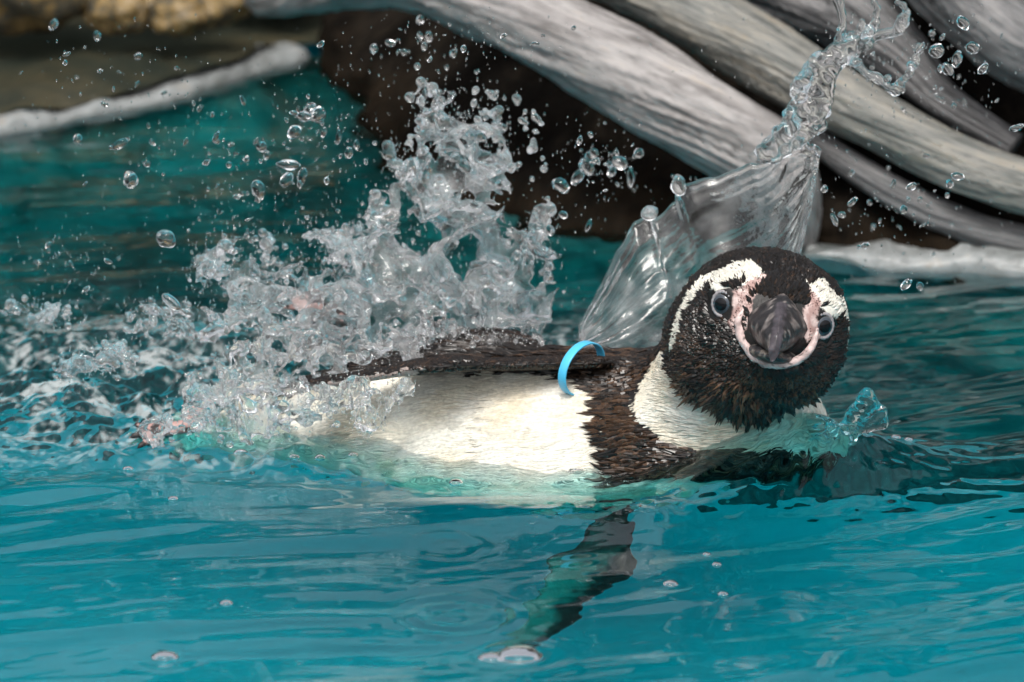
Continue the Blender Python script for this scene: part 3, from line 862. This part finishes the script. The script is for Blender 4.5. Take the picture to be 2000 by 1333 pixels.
# ---- eyes
def dome(c, n_, r, a0, a1, rings=16, seg=40, up=np.array([0, 0, 1.0])):
    n_ = n_ / np.linalg.norm(n_); x = np.cross(up, n_); x /= np.linalg.norm(x); y = np.cross(n_, x)
    A = np.linspace(a0, a1, rings); th = np.linspace(0, 2 * np.pi, seg, endpoint=False)
    V = c + r * (np.cos(A)[:, None, None] * n_ + np.sin(A)[:, None, None] * (np.cos(th)[None, :, None] * x + np.sin(th)[None, :, None] * y))
    return V.reshape(-1, 3), grid_faces(rings, seg, True), A
for e, n_ in EYE_HIT:
    n_ = n_ * 0.75 + tocam * 0.45; n_ /= np.linalg.norm(n_)
    r = 0.0072
    c = e - n_ * 0.0052
    V, F, A = dome(c, n_, r, 0.01, 1.5)
    ang = np.repeat(A, 40)
    t = np.tile(np.array([0.045, 0.055, 0.068]), (len(V), 1))
    t[ang > 0.70] = (0.09, 0.10, 0.11)
    eye = link("eye", new_mesh("eye", V, F, M_eye, attrs={"tint": t}), PENG)
    V, F, A = dome(c, n_, r + 0.00012, 0.005, 0.44)
    link("pupil", new_mesh("pupil", V, F, M_eye, attrs={"tint": np.tile([0.004, 0.004, 0.005], (len(V), 1))}), eye)
    x = np.cross([0, 0, 1.0], n_); x /= np.linalg.norm(x); y = np.cross(n_, x)
    th = np.linspace(0, 2 * np.pi, 49)[:-1]
    ring = c + n_ * 0.0047 + 0.0054 * (np.cos(th)[:, None] * x * 0.90 + np.sin(th)[:, None] * y * 1.10)
    Vt = []
    for i in range(48):
        o_ = ring[i] - (c + n_ * 0.0047); o_ /= np.linalg.norm(o_)
        for kk in range(10):
            g = 2 * np.pi * kk / 10
            Vt.append(ring[i] + 0.00105 * (math.cos(g) * o_ + math.sin(g) * n_) * (1 + 0.15 * math.sin(i * 2.3)))
    i, j = np.meshgrid(np.arange(48), np.arange(10), indexing='ij')
    Ft = np.stack([i * 10 + j, ((i + 1) % 48) * 10 + j, ((i + 1) % 48) * 10 + (j + 1) % 10, i * 10 + (j + 1) % 10], -1).reshape(-1, 4)
    link("eyelid", new_mesh("eyelid", Vt, Ft, M_skin, attrs={"tint": np.tile([0.25, 0.235, 0.245], (len(Vt), 1))}), eye)

# ---- beak
def mandible(sections, nseg=36, shape=2.0, jag=0.0, seed=0):
    """sections: (f, top u, bottom u, half width) in head-local centimetres"""
    Q = catmull(sections, 44)
    th = np.linspace(0, 2 * np.pi, nseg, endpoint=False)
    Vs = []
    for f_, ut, ub, hw in Q:
        cu = (ut + ub) / 2; ru = max((ut - ub) / 2, 0.01); hw = max(hw, 0.01)
        c, s = np.cos(th), np.sin(th)
        wid = hw * np.sign(c) * np.abs(c) ** 0.9 * (1 - 0.60 * np.clip(s, 0, 1) ** 1.3 * shape / 2)
        Vs.append(np.stack([0.34 + wid, cu + ru * s, np.full(nseg, f_)], 1))
    L = np.array(Vs)
    nz = fbm(L[..., 0] * 2.2, L[..., 1] * 2.2, L[..., 2] * 1.4, 4, seed) * 0.10
    L[..., 1] += nz * 0.6
    L[..., 0] += nz * 0.5 * np.sign(L[..., 0] - .34)
    W = HO + (L.reshape(-1, 3) @ HM.T) * 0.01
    return W, [grid_faces(len(Q), nseg, True), np.arange(nseg)[None], (len(Q) - 1) * nseg + np.arange(nseg)[None, ::-1]], L.reshape(-1, 3)
beak = bpy.data.objects.new("beak", None); sc.collection.objects.link(beak); beak.parent = PENG
W, F, L = mandible([(2.0, 1.95, -0.6, 1.62), (2.9, 1.98, -0.7, 1.60), (3.5, 1.88, -0.75, 1.48), (4.1, 1.66, -0.72, 1.20), (4.8, 1.42, -0.62, 0.86), (5.4, 1.14, -0.5, 0.60), (5.9, 0.76, -0.45, 0.40), (6.15, 0.36, -0.55, 0.30), (6.28, -0.08, -0.68, 0.20), (6.28, -0.36, -0.78, 0.09)], seed=51)
n1 = fbm(L[:, 0] * 1.6, L[:, 1] * 1.6, L[:, 2] * 1.6, 4, 52)
t = np.tile([0.016, 0.015, 0.016], (len(L), 1))
t[n1 > 0.20] = (0.12, 0.105, 0.10)
t[(n1 > 0.10) & (n1 <= 0.20)] = (0.042, 0.038, 0.038)
t[np.abs(n1 + 0.06) < 0.016] = (0.17, 0.15, 0.14)
rg_ = np.abs(L[:, 0] - .34) < 0.28
t[rg_ & (L[:, 2] > 3.9)] = (0.05, 0.043, 0.05)
link("upper_mandible", new_mesh("upper_mandible", W, F, M_beak, attrs={"tint": t}), beak)
W, F, L = mandible([(2.0, -0.3, -1.5, 1.55), (3.0, -0.35, -1.5, 1.46), (3.6, -0.4, -1.42, 1.28), (4.2, -0.42, -1.28, 1.02), (4.8, -0.45, -1.10, 0.74), (5.3, -0.5, -0.95, 0.46), (5.6, -0.55, -0.78, 0.20)], shape=0.2, seed=53)
n1 = fbm(L[:, 0] * 2, L[:, 1] * 2, L[:, 2] * 2, 4, 54)
t = np.tile([0.022, 0.022, 0.024], (len(L), 1)); t[n1 > 0.16] = (0.13, 0.115, 0.10)
link("lower_mandible", new_mesh("lower_mandible", W, F, M_beak, attrs={"tint": t}), beak)
# bare pink skin round the base of the bill
def on_face(px, py, f_):                               # where the sight line of a pixel crosses the head-local level f
    q = P0 + np.array([(px - 1000) * S, 0, 0]) + (666.5 - py) * S * UPV
    d = q - CAM
    t = (hl(0, 0, f_) - CAM) @ hf / (d @ hf)
    return CAM + d * t
pts = [on_face(*p) for p in ((1453, 604, 3.3), (1442, 628, 3.5), (1447, 660, 3.7), (1465, 689, 3.9), (1490, 707, 4.05), (1516, 713, 4.1), (1545, 709, 4.05), (1571, 695, 3.9), (1589, 671, 3.6), (1596, 642, 3.3))]
C = catmull(pts, 60)
V, F = tube(C, 0.0019 * np.interp(np.linspace(0, 1, 60), [0, .12, .5, .88, 1], [.35, 1, 1.2, 1, .35]), 16)
nb = fbm(V[:, 0] * 260, V[:, 1] * 260, V[:, 2] * 260, 3, 61)[:, None]
d = nb * 0.0011
spk = (fbm(V[:, 0] * 900, V[:, 1] * 900, V[:, 2] * 900, 2, 62) > 0.28)[:, None]
link("gape_skin", new_mesh("gape_skin", V + d, F, M_skin, attrs={"tint": np.where(spk, np.array([[0.10, 0.075, 0.07]]), np.tile([0.52, 0.40, 0.38], (len(V), 1)) * np.clip(1 + 0.9 * nb, 0.45, 1.3))}), PENG)

# ---- blue flipper band
bc = at(1136, 720, 0.026)
axb = np.array([0.80, -0.58, -0.10]); axb /= np.linalg.norm(axb)
e1 = np.array([0, 0, 1.0]); e1 = e1 - axb * (e1 @ axb); e1 /= np.linalg.norm(e1); e2 = np.cross(axb, e1)
th = np.linspace(0, 2 * np.pi, 80, endpoint=False)
prof = [(-0.0023, 0), (-0.0023, 0.0010), (0.0023, 0.0010), (0.0023, 0)]
Vr = []
for g in th:
    ro = math.cos(g) * e1 * 0.0125 + math.sin(g) * e2 * 0.0160
    rn_ = ro / np.linalg.norm(ro)
    for a_, o_ in prof: Vr.append(bc + ro + axb * a_ + rn_ * o_)
i, j = np.meshgrid(np.arange(80), np.arange(4), indexing='ij')
Fr = np.stack([i * 4 + j, ((i + 1) % 80) * 4 + j, ((i + 1) % 80) * 4 + (j + 1) % 4, i * 4 + (j + 1) % 4], -1).reshape(-1, 4)
me = new_mesh("flipper_band", Vr, Fr, M_band)
ob = link("flipper_band", me, PENG, label="sky blue plastic band round the flipper")
bv = ob.modifiers.new("bevel", 'BEVEL'); bv.width = 0.0003; bv.segments = 2

# ---- feet
def foot(base, fwd, up, size):
    fwd = fwd / np.linalg.norm(fwd); up = up - fwd * (up @ fwd); up /= np.linalg.norm(up); sd_ = np.cross(up, fwd)
    Fm = np.stack([sd_, up, fwd], 1)
    def sd(P):
        q = (P - base) @ Fm / size
        d = rcone(q, (0, 0, -1.2), (0, 0, 0), .34, .30)
        for a in (-0.55, 0, 0.55):
            tip = (math.sin(a) * 1.6, -0.1, math.cos(a) * 1.6)
            d = smin(d, rcone(q, (0, 0, 0), tip, .22, .13), .12)
            claw = (tip[0] * 1.22, -0.25, tip[2] * 1.22)
            d = smin(d, rcone(q, tip, claw, .09, .02), .03)
        web = np.maximum(np.maximum(np.abs(q[..., 1]) - 0.06, np.linalg.norm(q, axis=-1) - 1.35), np.abs(np.arctan2(q[..., 0], np.maximum(q[..., 2], 1e-3))) * 1.0 - 0.55)
        d = smin(d, web, .08)
        return d
    h_ = size * 0.07; ext = size * 2.3
    g = [np.arange(base[k] - ext, base[k] + ext, h_) for k in range(3)]
    G = np.stack(np.meshgrid(*g, indexing='ij'), -1)
    v, fc = surface_net(-sd(G).astype(np.float32), np.array([g[0][0], g[1][0], g[2][0]]), h_)
    v = relax(v, fc, 1, .4)
    s_ = fbm(v[:, 0] * 110, v[:, 1] * 110, v[:, 2] * 110, 3, 71)
    t = np.where((s_ > 0.02)[:, None], np.array([0.36, 0.22, 0.20]), np.array([0.035, 0.028, 0.027]))
    return link("foot", new_mesh("foot", v, fc, M_skin, attrs={"tint": t}), PENG)
foot(at(628, 602, 0.092), np.array([-0.7, 0.5, 0.25]), np.array([0.3, -0.8, 1.0]), 0.0105)
foot(at(330, 838, 0.020), np.array([-1.0, -0.1, -0.12]), np.array([0.1, -0.3, 1.0]), 0.011)

# ------------------------------------------------------------------ splash: thin torn sheets and blobs of water
def splash_field(lo, hi, h, env_cones, blobs, freq, wth, seed, hole=0.22, along=(1, 1, 1), blend=0.0022):
    ax = [np.arange(lo[k], hi[k], h).astype(np.float32) for k in range(3)]
    X, Y, Z = np.meshgrid(*ax, indexing='ij', sparse=True)
    env = None
    P = np.stack(np.broadcast_arrays(X, Y, Z), -1)
    for a, b, ra, rb in env_cones:
        e = rcone(P, a, b, ra, rb)
        env = e if env is None else smin(env, e, 0.010)
    f = np.full(env.shape, -0.02, np.float32)
    m = env < 0.014
    p = P[m]
    wv = np.stack([perlin(p[:, 0] * 30, p[:, 1] * 30, p[:, 2] * 30, seed + 20 + k) for k in range(3)], 1) * 0.010
    q = (p + wv) * np.array(along, np.float32)
    n1 = perlin(q[:, 0] * freq, q[:, 1] * freq, q[:, 2] * freq, seed)
    n2 = perlin(q[:, 0] * freq * 1.9, q[:, 1] * freq * 1.9, q[:, 2] * freq * 1.9, seed + 1)
    n3 = perlin(q[:, 0] * freq * 4.2, q[:, 1] * freq * 4.2, q[:, 2] * freq * 4.2, seed + 2)
    sheet = (wth - np.abs(n1 + 0.25 * n2 + 0.11 * n3)) / freq
    sheet = np.minimum(sheet, (hole - n2 - 0.3 * n3) / freq / 1.6)
    ev = -(env[m]) + 0.012 * n2 + 0.006 * n3 + 0.006 * n1
    f[m] = np.minimum(sheet, ev)
    f = np.maximum(f, -0.006)
    den = np.zeros_like(f)
    for c, r in blobs:
        i0 = np.floor((c - r * 2 - lo) / h).astype(int); i1 = np.ceil((c + r * 2 - lo) / h).astype(int) + 1
        i0 = np.maximum(i0, 0); i1 = np.minimum(i1, f.shape)
        if (i1 - i0 < 2).any(): continue
        s_ = tuple(slice(a, b) for a, b in zip(i0, i1))
        d = np.sqrt((ax[0][s_[0]][:, None, None] - c[0]) ** 2 + (ax[1][s_[1]][None, :, None] - c[1]) ** 2 + (ax[2][s_[2]][None, None] - c[2]) ** 2)
        f[s_] = -smin(-f[s_], (d - r).astype(np.float32), blend)
    f[0] = f[-1] = -1; f[:, 0] = f[:, -1] = -1; f[:, :, 0] = f[:, :, -1] = -1
    v, fc = surface_net(f, np.asarray(lo, float), h)
    return relax(v, fc, 2, 0.5), fc

def drop_tiny_islands(v, fc, minv=60):
    n = len(v); lab = np.arange(n)
    ed = np.concatenate([fc[:, [0, 1]], fc[:, [1, 2]], fc[:, [2, 3]], fc[:, [3, 0]]])
    while True:
        m = np.minimum(lab[ed[:, 0]], lab[ed[:, 1]])
        new = lab.copy()
        np.minimum.at(new, ed[:, 0], m); np.minimum.at(new, ed[:, 1], m)
        new = new[new]
        if (new == lab).all(): break
        lab = new
    cnt = np.bincount(lab, minlength=n)[lab]
    ok = cnt >= minv
    idx = np.cumsum(ok) - 1
    return v[ok], idx[fc[ok[fc].all(1)]]

def cones(rows):
    """rows of (px, py, Y, r_px, px, py, Y, r_px)"""
    out = []
    for a in rows:
        out.append((at(*a[:3]), at(*a[4:7]), a[3] * S, a[7] * S))
    return out
rb = random.Random(3)
def strand(p, q, n, r0, r1, sag=0.0, wob=0.002):
    o = []
    bow = np.array([rb.gauss(0, 1), rb.gauss(0, 1), rb.gauss(0, 1)]) * np.linalg.norm(q - p) * 0.16
    for i in range(n):
        t = i / (n - 1)
        c = p * (1 - t) + q * t + np.array([rb.gauss(0, wob), rb.gauss(0, wob), rb.gauss(0, wob) - sag * 4 * t * (1 - t)]) + bow * math.sin(math.pi * t) + 0.4 * bow[::-1] * math.sin(2 * math.pi * t)
        o.append((c, (r0 * (1 - t) + r1 * t) * rb.uniform(0.7, 1.3)))
    return o

envA = cones([(900, 650, .13, 120, 905, 330, .14, 82), (905, 330, .14, 82, 850, 195, .15, 40), (905, 330, .14, 70, 960, 225, .15, 28),
              (1010, 600, .13, 85, 1060, 420, .13, 26), (760, 620, .12, 100, 745, 410, .13, 38), (840, 420, .14, 48, 780, 300, .14, 24),
              (660, 610, .11, 72, 440, 520, .11, 40), (440, 520, .11, 40, 398, 525, .11, 22), (700, 520, .12, 55, 610, 455, .12, 22)])
blA = []
for (px, py, Y_, r) in ((815, 130, .15, 12), (822, 160, .15, 16), (845, 172, .15, 18), (800, 190, .15, 16), (960, 185, .15, 14), (975, 215, .15, 15), (1040, 290, .14, 14), (1062, 330, .14, 13), (1075, 405, .13, 16),
                        (1078, 415, .13, 12), (1072, 520, .13, 16), (1070, 545, .13, 15), (1066, 500, .13, 12), (440, 480, .11, 22), (405, 525, .11, 20), (513, 455, .11, 15), (757, 285, .14, 18), (765, 300, .14, 14), (735, 380, .13, 16), (950, 548, .12, 14)):
    blA.append((at(px, py, Y_), r * S * 0.68))
for p, q in (((845, 175), (800, 285)), ((960, 190), (1065, 330)), ((985, 240), (1078, 410)), ((1060, 420), (1070, 540)), ((750, 290), (830, 340)), ((735, 380), (690, 450)), ((690, 450), (600, 470)), ((513, 460), (510, 530)), ((440, 485), (560, 540)), ((855, 190), (900, 330)), ((920, 180), (985, 330))):
    blA += strand(at(*p, .14), at(*q, .135), 22, 0.0016, 0.0013)
for k in range(420):
    c = envA[rb.randrange(len(envA))]; t = rb.random()
    p = c[0] * (1 - t) + c[1] * t + np.array([rb.gauss(0, 1), rb.gauss(0, 1) * .8, rb.gauss(0, 1)]) * (c[2] * (1 - t) + c[3] * t) * 0.75
    blA.append((p, rb.uniform(0.0007, 0.0018)))
v, fc = splash_field(np.array([-.165, .055, -.004]), np.array([.04, .20, .185]), 0.00088, envA, blA, 40.0, 0.046, 101, hole=0.17)
v, fc = drop_tiny_islands(v, fc, 40)
link("water_splash", new_mesh("water_splash", v, fc, M_splash), label="tall ragged splash of white water bursting up behind the penguin's back", category="splash")

# water tumbling over the tail end
envB = cones([(1060, 664, .070, 10, 830, 648, .075, 20), (860, 640, .085, 26, 760, 660, .07, 34), (800, 690, .055, 44, 520, 700, .050, 56), (520, 700, .05, 56, 400, 760, .04, 46), (700, 770, -.006, 26, 470, 830, -.012, 36), (470, 830, -.012, 36, 300, 840, .0, 30),
              (660, 610, .085, 52, 480, 590, .09, 46), (800, 750, .000, 12, 700, 840, -.014, 20), (700, 760, .000, 18, 580, 800, -.006, 26), (400, 640, .08, 40, 250, 620, .10, 26), (250, 700, .05, 32, 120, 720, .06, 20), (600, 760, .0, 30, 400, 790, .0, 34), (150, 620, .11, 20, 10, 600, .13, 14)])
blB = []
for k in range(420):
    c = envB[rb.randrange(len(envB))]; t = rb.random()
    p = c[0] * (1 - t) + c[1] * t + np.array([rb.gauss(0, 1), rb.gauss(0, 1) * .8, rb.gauss(0, 1)]) * (c[2] * (1 - t) + c[3] * t) * 0.8
    blB.append((p, rb.uniform(0.0008, 0.0022)))
v, fc = splash_field(np.array([-.262, -.040, -.012]), np.array([.022, .140, .078]), 0.00092, envB, blB, 50.0, 0.065, 131, hole=0.17)
v, fc = drop_tiny_islands(v, fc, 40)
link("water_splash", new_mesh("water_splash", v, fc, M_splash), label="churned white water tumbling over the penguin's tail and feet", category="splash")

# clear sheet flung up behind the head
def sheet_mesh():
    top = np.array([(1130, 640), (1165, 570), (1215, 480), (1262, 418), (1275, 428), (1318, 395), (1332, 360), (1420, 340), (1500, 308), (1560, 262), (1604, 290)], float)
    bot = np.array([(1135, 700), (1200, 705), (1260, 700), (1320, 690), (1360, 675), (1400, 660), (1440, 640), (1480, 615), (1515, 580), (1550, 530), (1582, 400)], float)
    n, m = 260, 200
    T = catmull(np.c_[top, np.zeros(len(top))], n)[:, :2]; B = catmull(np.c_[bot, np.zeros(len(bot))], n)[:, :2]
    u = np.linspace(0, 1, n)[:, None]; t = np.linspace(0, 1, m)[None]
    # flow lines lean, fine ripples run along the crest
    fold = fbm(u * 5, t * 2.2 - u * 1.5, 0.3, 4, 201)
    rip = fbm(u * 2.5 + 1.0 * t, (t - 0.2 * u) * 10, 0.7, 2, 202)
    fine = perlin(u * 40, (t - 0.25 * u) * 46, 0.2, 203)
    Yd = 0.058 + 0.034 * t ** 1.2 + 0.020 * np.sin(u * 3.1) + 0.010 * fbm(u * 3, t * 1.4 - u, 0.3, 3, 201) + 0.0010 * rip
    px = B[:, None, 0] * (1 - t) + T[:, None, 0] * t; py = B[:, None, 1] * (1 - t) + T[:, None, 1] * t
    py = py - (22 * perlin(u * 13 + 0 * t, t * 0 + 3.1, 0, 204) + 12 * perlin(u * 31 + 0 * t, t * 0 + 1.1, 0, 206)) * t ** 4
    Mid = np.array([[at(px[i, j], py[i, j], Yd[i, j]) for j in range(m)] for i in range(n)])
    du = np.gradient(Mid, axis=0); dv = np.gradient(Mid, axis=1)
    N = np.cross(du, dv); N /= np.linalg.norm(N, axis=-1, keepdims=True)
    th = 0.0010 + 0.00034 * rip + 0.00007 * fine + 0.0008 * np.maximum(fold, 0)
    th = np.maximum(th, 0.00035)
    Lt = np.linalg.norm(T - B, axis=1)[:, None] * S                 # sheet height in metres
    ed = np.minimum(np.minimum((1 - t) * Lt, t * Lt + 0.01), np.minimum(u, 1 - u) * 0.14)
    rimr = 0.0014 * (1 + 0.5 * perlin(u * 22 + 0 * t, t * 0, 0, 205))
    bulge = np.where(ed < 2 * rimr, np.sqrt(np.maximum(rimr ** 2 - (ed - rimr) ** 2, 0)), 0)
    th = np.where(ed < rimr, bulge, np.maximum(th, bulge)) + 0.00002
    fr = Mid + N * th[..., None]; bk = Mid - N * th[..., None]
    V = np.concatenate([fr.reshape(-1, 3), bk.reshape(-1, 3)])
    G = grid_faces(n, m); k = n * m
    per = np.concatenate([np.arange(n) * m, (n - 1) * m + np.arange(1, m), np.arange(n - 2, -1, -1) * m + m - 1, np.arange(m - 2, 0, -1)])
    nx_ = np.roll(per, -1)
    Fs = np.stack([per, nx_, nx_ + k, per + k], -1)[:, ::-1]
    return V, np.concatenate([G, G[:, ::-1] + k, Fs])
shV, shF = sheet_mesh()
blC = []
# the tongue thrown up from the sheet's crest, breaking into strings and drops
tong = catmull(np.array([(1500, 305, .090), (1545, 265, .092), (1575, 225, .094), (1590, 175, .096), (1600, 135, .098), (1640, 105, .10), (1690, 85, .10)]), 60)
for i, p in enumerate(tong):
    wdt = 30 * math.sin(math.pi * min(i / 60 * .8 + .2, 1)) + 8
    for k in range(13):
        blC.append((at(p[0] + rb.uniform(-wdt, wdt), p[1] + rb.uniform(-wdt * .6, wdt * .6), p[2] + rb.uniform(-.0025, .0025)), rb.uniform(.0008, .0019)))
for p, q in (((1600, 130), (1560, 200)), ((1640, 110), (1690, 40)), ((1690, 85), (1700, -10)), ((1690, 85), (1760, 60)), ((1760, 60), (1745, -20)), ((1640, 120), (1700, 150)), ((1700, 150), (1750, 170)), ((1600, 130), (1640, 60)), ((1640, 60), (1640, -10)), ((1750, 170), (1800, 90)), ((1545, 215), (1550, 260)), ((1262, 420), (1275, 410)), ((1330, 372), (1325, 350))):
    blC += strand(at(*p, .098), at(*q, .10), 34, 0.0013, 0.0010, wob=.0009)
lo = np.array([.024, .04, .03]); hi_ = np.array([.215, .135, .235])
v, fc = splash_field(lo, hi_, 0.00095, [(np.array([9, 9, 9.]), np.array([9, 9, 9.1]), .001, .001)], blC, 46, .05, 151, blend=0.0024)
v, fc = drop_tiny_islands(v, fc, 40)
fc = np.concatenate([fc, shF + len(v)]); v = np.concatenate([v, shV])
link("water_splash", new_mesh("water_splash", v, fc, M_sheet), label="clear curved sheet of water flung up behind the penguin's head with a thrown tongue", category="splash")

# small bow wave beside the neck
blD = []
for i in range(70):
    a = i / 69 * math.pi * 0.95
    for k in range(7):
        t = k / 6
        blD.append((at(1660 + 34 * math.cos(a) * (0.4 + .6 * t) + 34 * t + rb.gauss(0, 1.5), 842 - 58 * math.sin(a) * t * (1 + .18 * math.sin(a * 5)) - 8 * t, -0.012 - 0.014 * math.sin(a) * t), 0.0009 + 0.0005 * abs(math.sin(i * .37)) * t))
for i in range(60):
    blD.append((at(rb.uniform(1590, 1665), rb.uniform(825, 880), rb.uniform(-.02, 0)), rb.uniform(.0010, .0026)))
v, fc = splash_field(np.array([.135, -.045, -.01]), np.array([.20, .02, .055]), 0.0008, [(np.array([9, 9, 9.]), np.array([9, 9, 9.1]), .001, .001)], blD, 46, .05, 161)
link("water_splash", new_mesh("water_splash", v, fc, M_clear), label="small clear curl of water beside the penguin's black cheek", category="splash")

# ------------------------------------------------------------------ drops in the air
import bmesh
def ico(sub):
    bm = bmesh.new(); bmesh.ops.create_icosphere(bm, subdivisions=sub, radius=1)
    v = np.array([p.co[:] for p in bm.verts]); f_ = np.array([[q.index for q in p.verts] for p in bm.faces]); bm.free()
    return v, f_
iv, if_ = ico(3)
drop_meshes = []
for k in range(8):
    v = iv * (1 + 0.42 * perlin(iv[:, 0] * 0.9 + k * 7.7, iv[:, 1] * 0.9, iv[:, 2] * 0.9, k))[:, None]
    v *= np.array([1, 1, rb.uniform(0.9, 1.3)])
    drop_meshes.append(new_mesh("water_drop", v, if_, M_clear))
def add_drop(px, py, Y_, r_px, stretch=None, ang=None):
    o = link("water_drop", drop_meshes[rb.randrange(8)], category="water drop")
    if px < 640: lab = "clear drop flying over the dark water beside the tall splash"
    elif px < 1300 and py < 480: lab = "clear drop hanging before the dark hollow under the thick root"
    elif px < 1300: lab = "clear drop falling between the tall splash and the water sheet"
    elif py < 200: lab = "clear drop thrown up before the grey roots by the sheet's tongue"
    else: lab = "clear drop in front of the brown rock beside the penguin's head"
    o["label"] = lab; o["group"] = lab.replace("clear drop", "clear drops", 1)
    o.location = at(px, py, Y_)
    r = r_px * S
    st = stretch or rb.choice([1.0, 1.1, 1.3, 1.8])
    o.scale = (r / math.sqrt(st), r / math.sqrt(st), r * st ** .75)
    o.rotation_euler = (rb.uniform(-.3, .3), ang if ang is not None else rb.gauss(0.3, 0.7), 0)
big = [(255, 352, .10, 16), (325, 468, .05, 20), (335, 590, .03, 14), (505, 372, .12, 17), (560, 352, .13, 13), (590, 345, .14, 12), (562, 322, .12, 15), (512, 287, .13, 11), (620, 225, .15, 16), (595, 228, .15, 13), (575, 258, .15, 13),
       (605, 215, .15, 12), (682, 298, .12, 10), (235, 282, .15, 12), (152, 272, .15, 9), (110, 735, .02, 6), (190, 70, .2, 8), (105, 48, .2, 9), (270, 110, .2, 7), (820, 40, .25, 9), (838, 72, .2, 9), (730, 95, .2, 8), (762, 85, .2, 8), (885, 105, .2, 8),
       (1145, 325, .15, 15), (1130, 345, .15, 12), (1095, 362, .15, 14), (1210, 318, .18, 14), (1232, 345, .18, 11), (1195, 335, .18, 10), (1248, 300, .16, 10), (1160, 300, .2, 9), (1880, 45, .08, 12), (1900, 95, .08, 13), (1870, 115, .1, 11), (1850, 135, .1, 11), (1780, 130, .09, 10), (1830, 100, .09, 14), (1700, 60, .09, 10),
       (1780, 365, .06, 9), (1665, 395, .08, 8), (1765, 410, .08, 8), (1870, 345, .08, 9), (1770, 555, .05, 9), (1797, 560, .04, 8), (1985, 250, .07, 9), (1920, 135, .07, 10), (1630, 430, .1, 8), (1645, 420, .1, 7), (1690, 480, .1, 7), (1610, 370, .1, 7), (1855, 360, .09, 8), (1810, 305, .1, 6), (1745, 360, .1, 6),
       (950, 548, .09, 13), (1010, 500, .10, 10), (1075, 450, .10, 9), (1100, 420, .12, 8), (1150, 440, .14, 7)]
for d in big: add_drop(*d)
cl = [((430, 300), (190, 110), 44, (2, 7)), ((640, 290), (90, 90), 34, (2, 8)), ((250, 180), (160, 90), 18, (2, 6)), ((900, 90), (190, 45), 26, (2, 7)), ((1180, 320), (70, 60), 20, (2, 8)),
      ((1750, 420), (120, 90), 36, (2, 6)), ((1850, 150), (90, 90), 26, (2, 8)), ((480, 420), (90, 60), 18, (2, 8)), ((120, 520), (90, 50), 14, (2, 6)), ((1700, 100), (60, 70), 14, (3, 8))]
for (cx, cy), (sx, sy), n, (r0, r1) in cl:
    for _ in range(n):
        px, py = rb.gauss(cx, sx * .6), rb.gauss(cy, sy * .6)
        if not (0 < px < 2000 and 0 < py < 640): continue
        add_drop(px, py, rb.uniform(.04, .24), r0 + (r1 - r0) * rb.random() ** 2)

# fine spray: too small to count
iv1, if1 = ico(1)
n = 2000
cen, rad = [], []
for k in range(n):
    c = rb.choice(cl + [((850, 350), (160, 160), 0, 0), ((600, 560), (220, 80), 0, 0), ((1600, 250), (140, 140), 0, 0)])
    px, py = rb.gauss(c[0][0], c[1][0] * .9), rb.gauss(c[0][1], c[1][1] * .9)
    cen.append(at(px, py, rb.uniform(.03, .25))); rad.append(rb.uniform(0.7, 1.9) * S)
for k in range(5500):                                   # mist hugging the splashes
    e = rb.choice(envA + envB)
    t = rb.random(); p = e[0] * (1 - t) + e[1] * t
    v_ = np.array([rb.gauss(0, 1), rb.gauss(0, 1), rb.gauss(0, 1)]) * (e[2] * (1 - t) + e[3] * t) * 0.85
    cen.append(p + v_); rad.append(rb.uniform(0.8, 2.2) * S)
cen, rad = np.array(cen), np.array(rad)
ok = cen[:, 2] > 0.012
cen, rad = cen[ok], rad[ok]
st = np.stack([np.ones(len(cen)), np.ones(len(cen)), RNG.uniform(1, 2.6, len(cen))], 1)
V = cen[:, None] + iv1[None] * rad[:, None, None] * st[:, None]
Fq = (np.arange(len(cen)) * len(iv1))[:, None, None] + if1[None]
link("spray", new_mesh("spray", V.reshape(-1, 3), Fq.reshape(-1, 3), M_clear), kind="stuff", label="fine spray of tiny drops around the splashes", category="spray")

# ------------------------------------------------------------------ bubbles on the water
def bubble(px, py, r, label, flat=0.55):
    c = gnd(px, py)
    h0 = float(water_height(np.array([c[0]]), np.array([c[1]]))[0][0])
    A = np.linspace(0.02, 1.5, 18)
    prof = [(r * math.sin(a), r * flat * math.cos(a)) for a in A] + [(r * 1.06, 0.0002), (r * 1.16, -0.0003)]
    inner = [(r * 0.955 * math.sin(a), r * flat * 0.95 * math.cos(a)) for a in A[::-1]]
    pr = np.array(prof + [(r * 1.1, -0.0012)] + [(r * 0.96, -0.0010)] + inner)
    th = np.linspace(0, 2 * np.pi, 48, endpoint=False)
    V = np.stack([pr[:, None, 0] * np.cos(th), pr[:, None, 0] * np.sin(th), np.repeat(pr[:, 1:2], 48, 1)], -1).reshape(-1, 3)
    o = link("bubble", new_mesh("bubble", V, grid_faces(len(pr), 48, True)[:, ::-1], M_clear), label=label, category="bubble", group="bubbles floating on the water")
    o.location = (c[0], c[1], h0 + 0.0004)
bubble(1014, 1278, 0.0095, "largest clear bubble floating below the sunken flipper", 0.38)
bubble(960, 1279, 0.0055, "smaller bubble touching the largest one below the sunken flipper", 0.3)
bubble(322, 1281, 0.0055, "lone medium bubble with nothing near it on the smooth water", 0.35)
for px, py, r in ((442, 1185, .0035), (338, 985, .0028), (1545, 1142, 0.0), (1310, 1140, .0042), (1400, 1103, .0026), (1412, 1163, .0028), (1380, 1080, .0022), (470, 891, .004), (575, 902, .003), (625, 897, .003), (250, 918, .003), (890, 930, .004), (1750, 858, .003), (1775, 862, .0026), (1125, 905, .0055), (690, 890, .003)):
    if r: bubble(px, py, r * 0.75, "tiny round bubble sitting on the rippled water", 0.42)
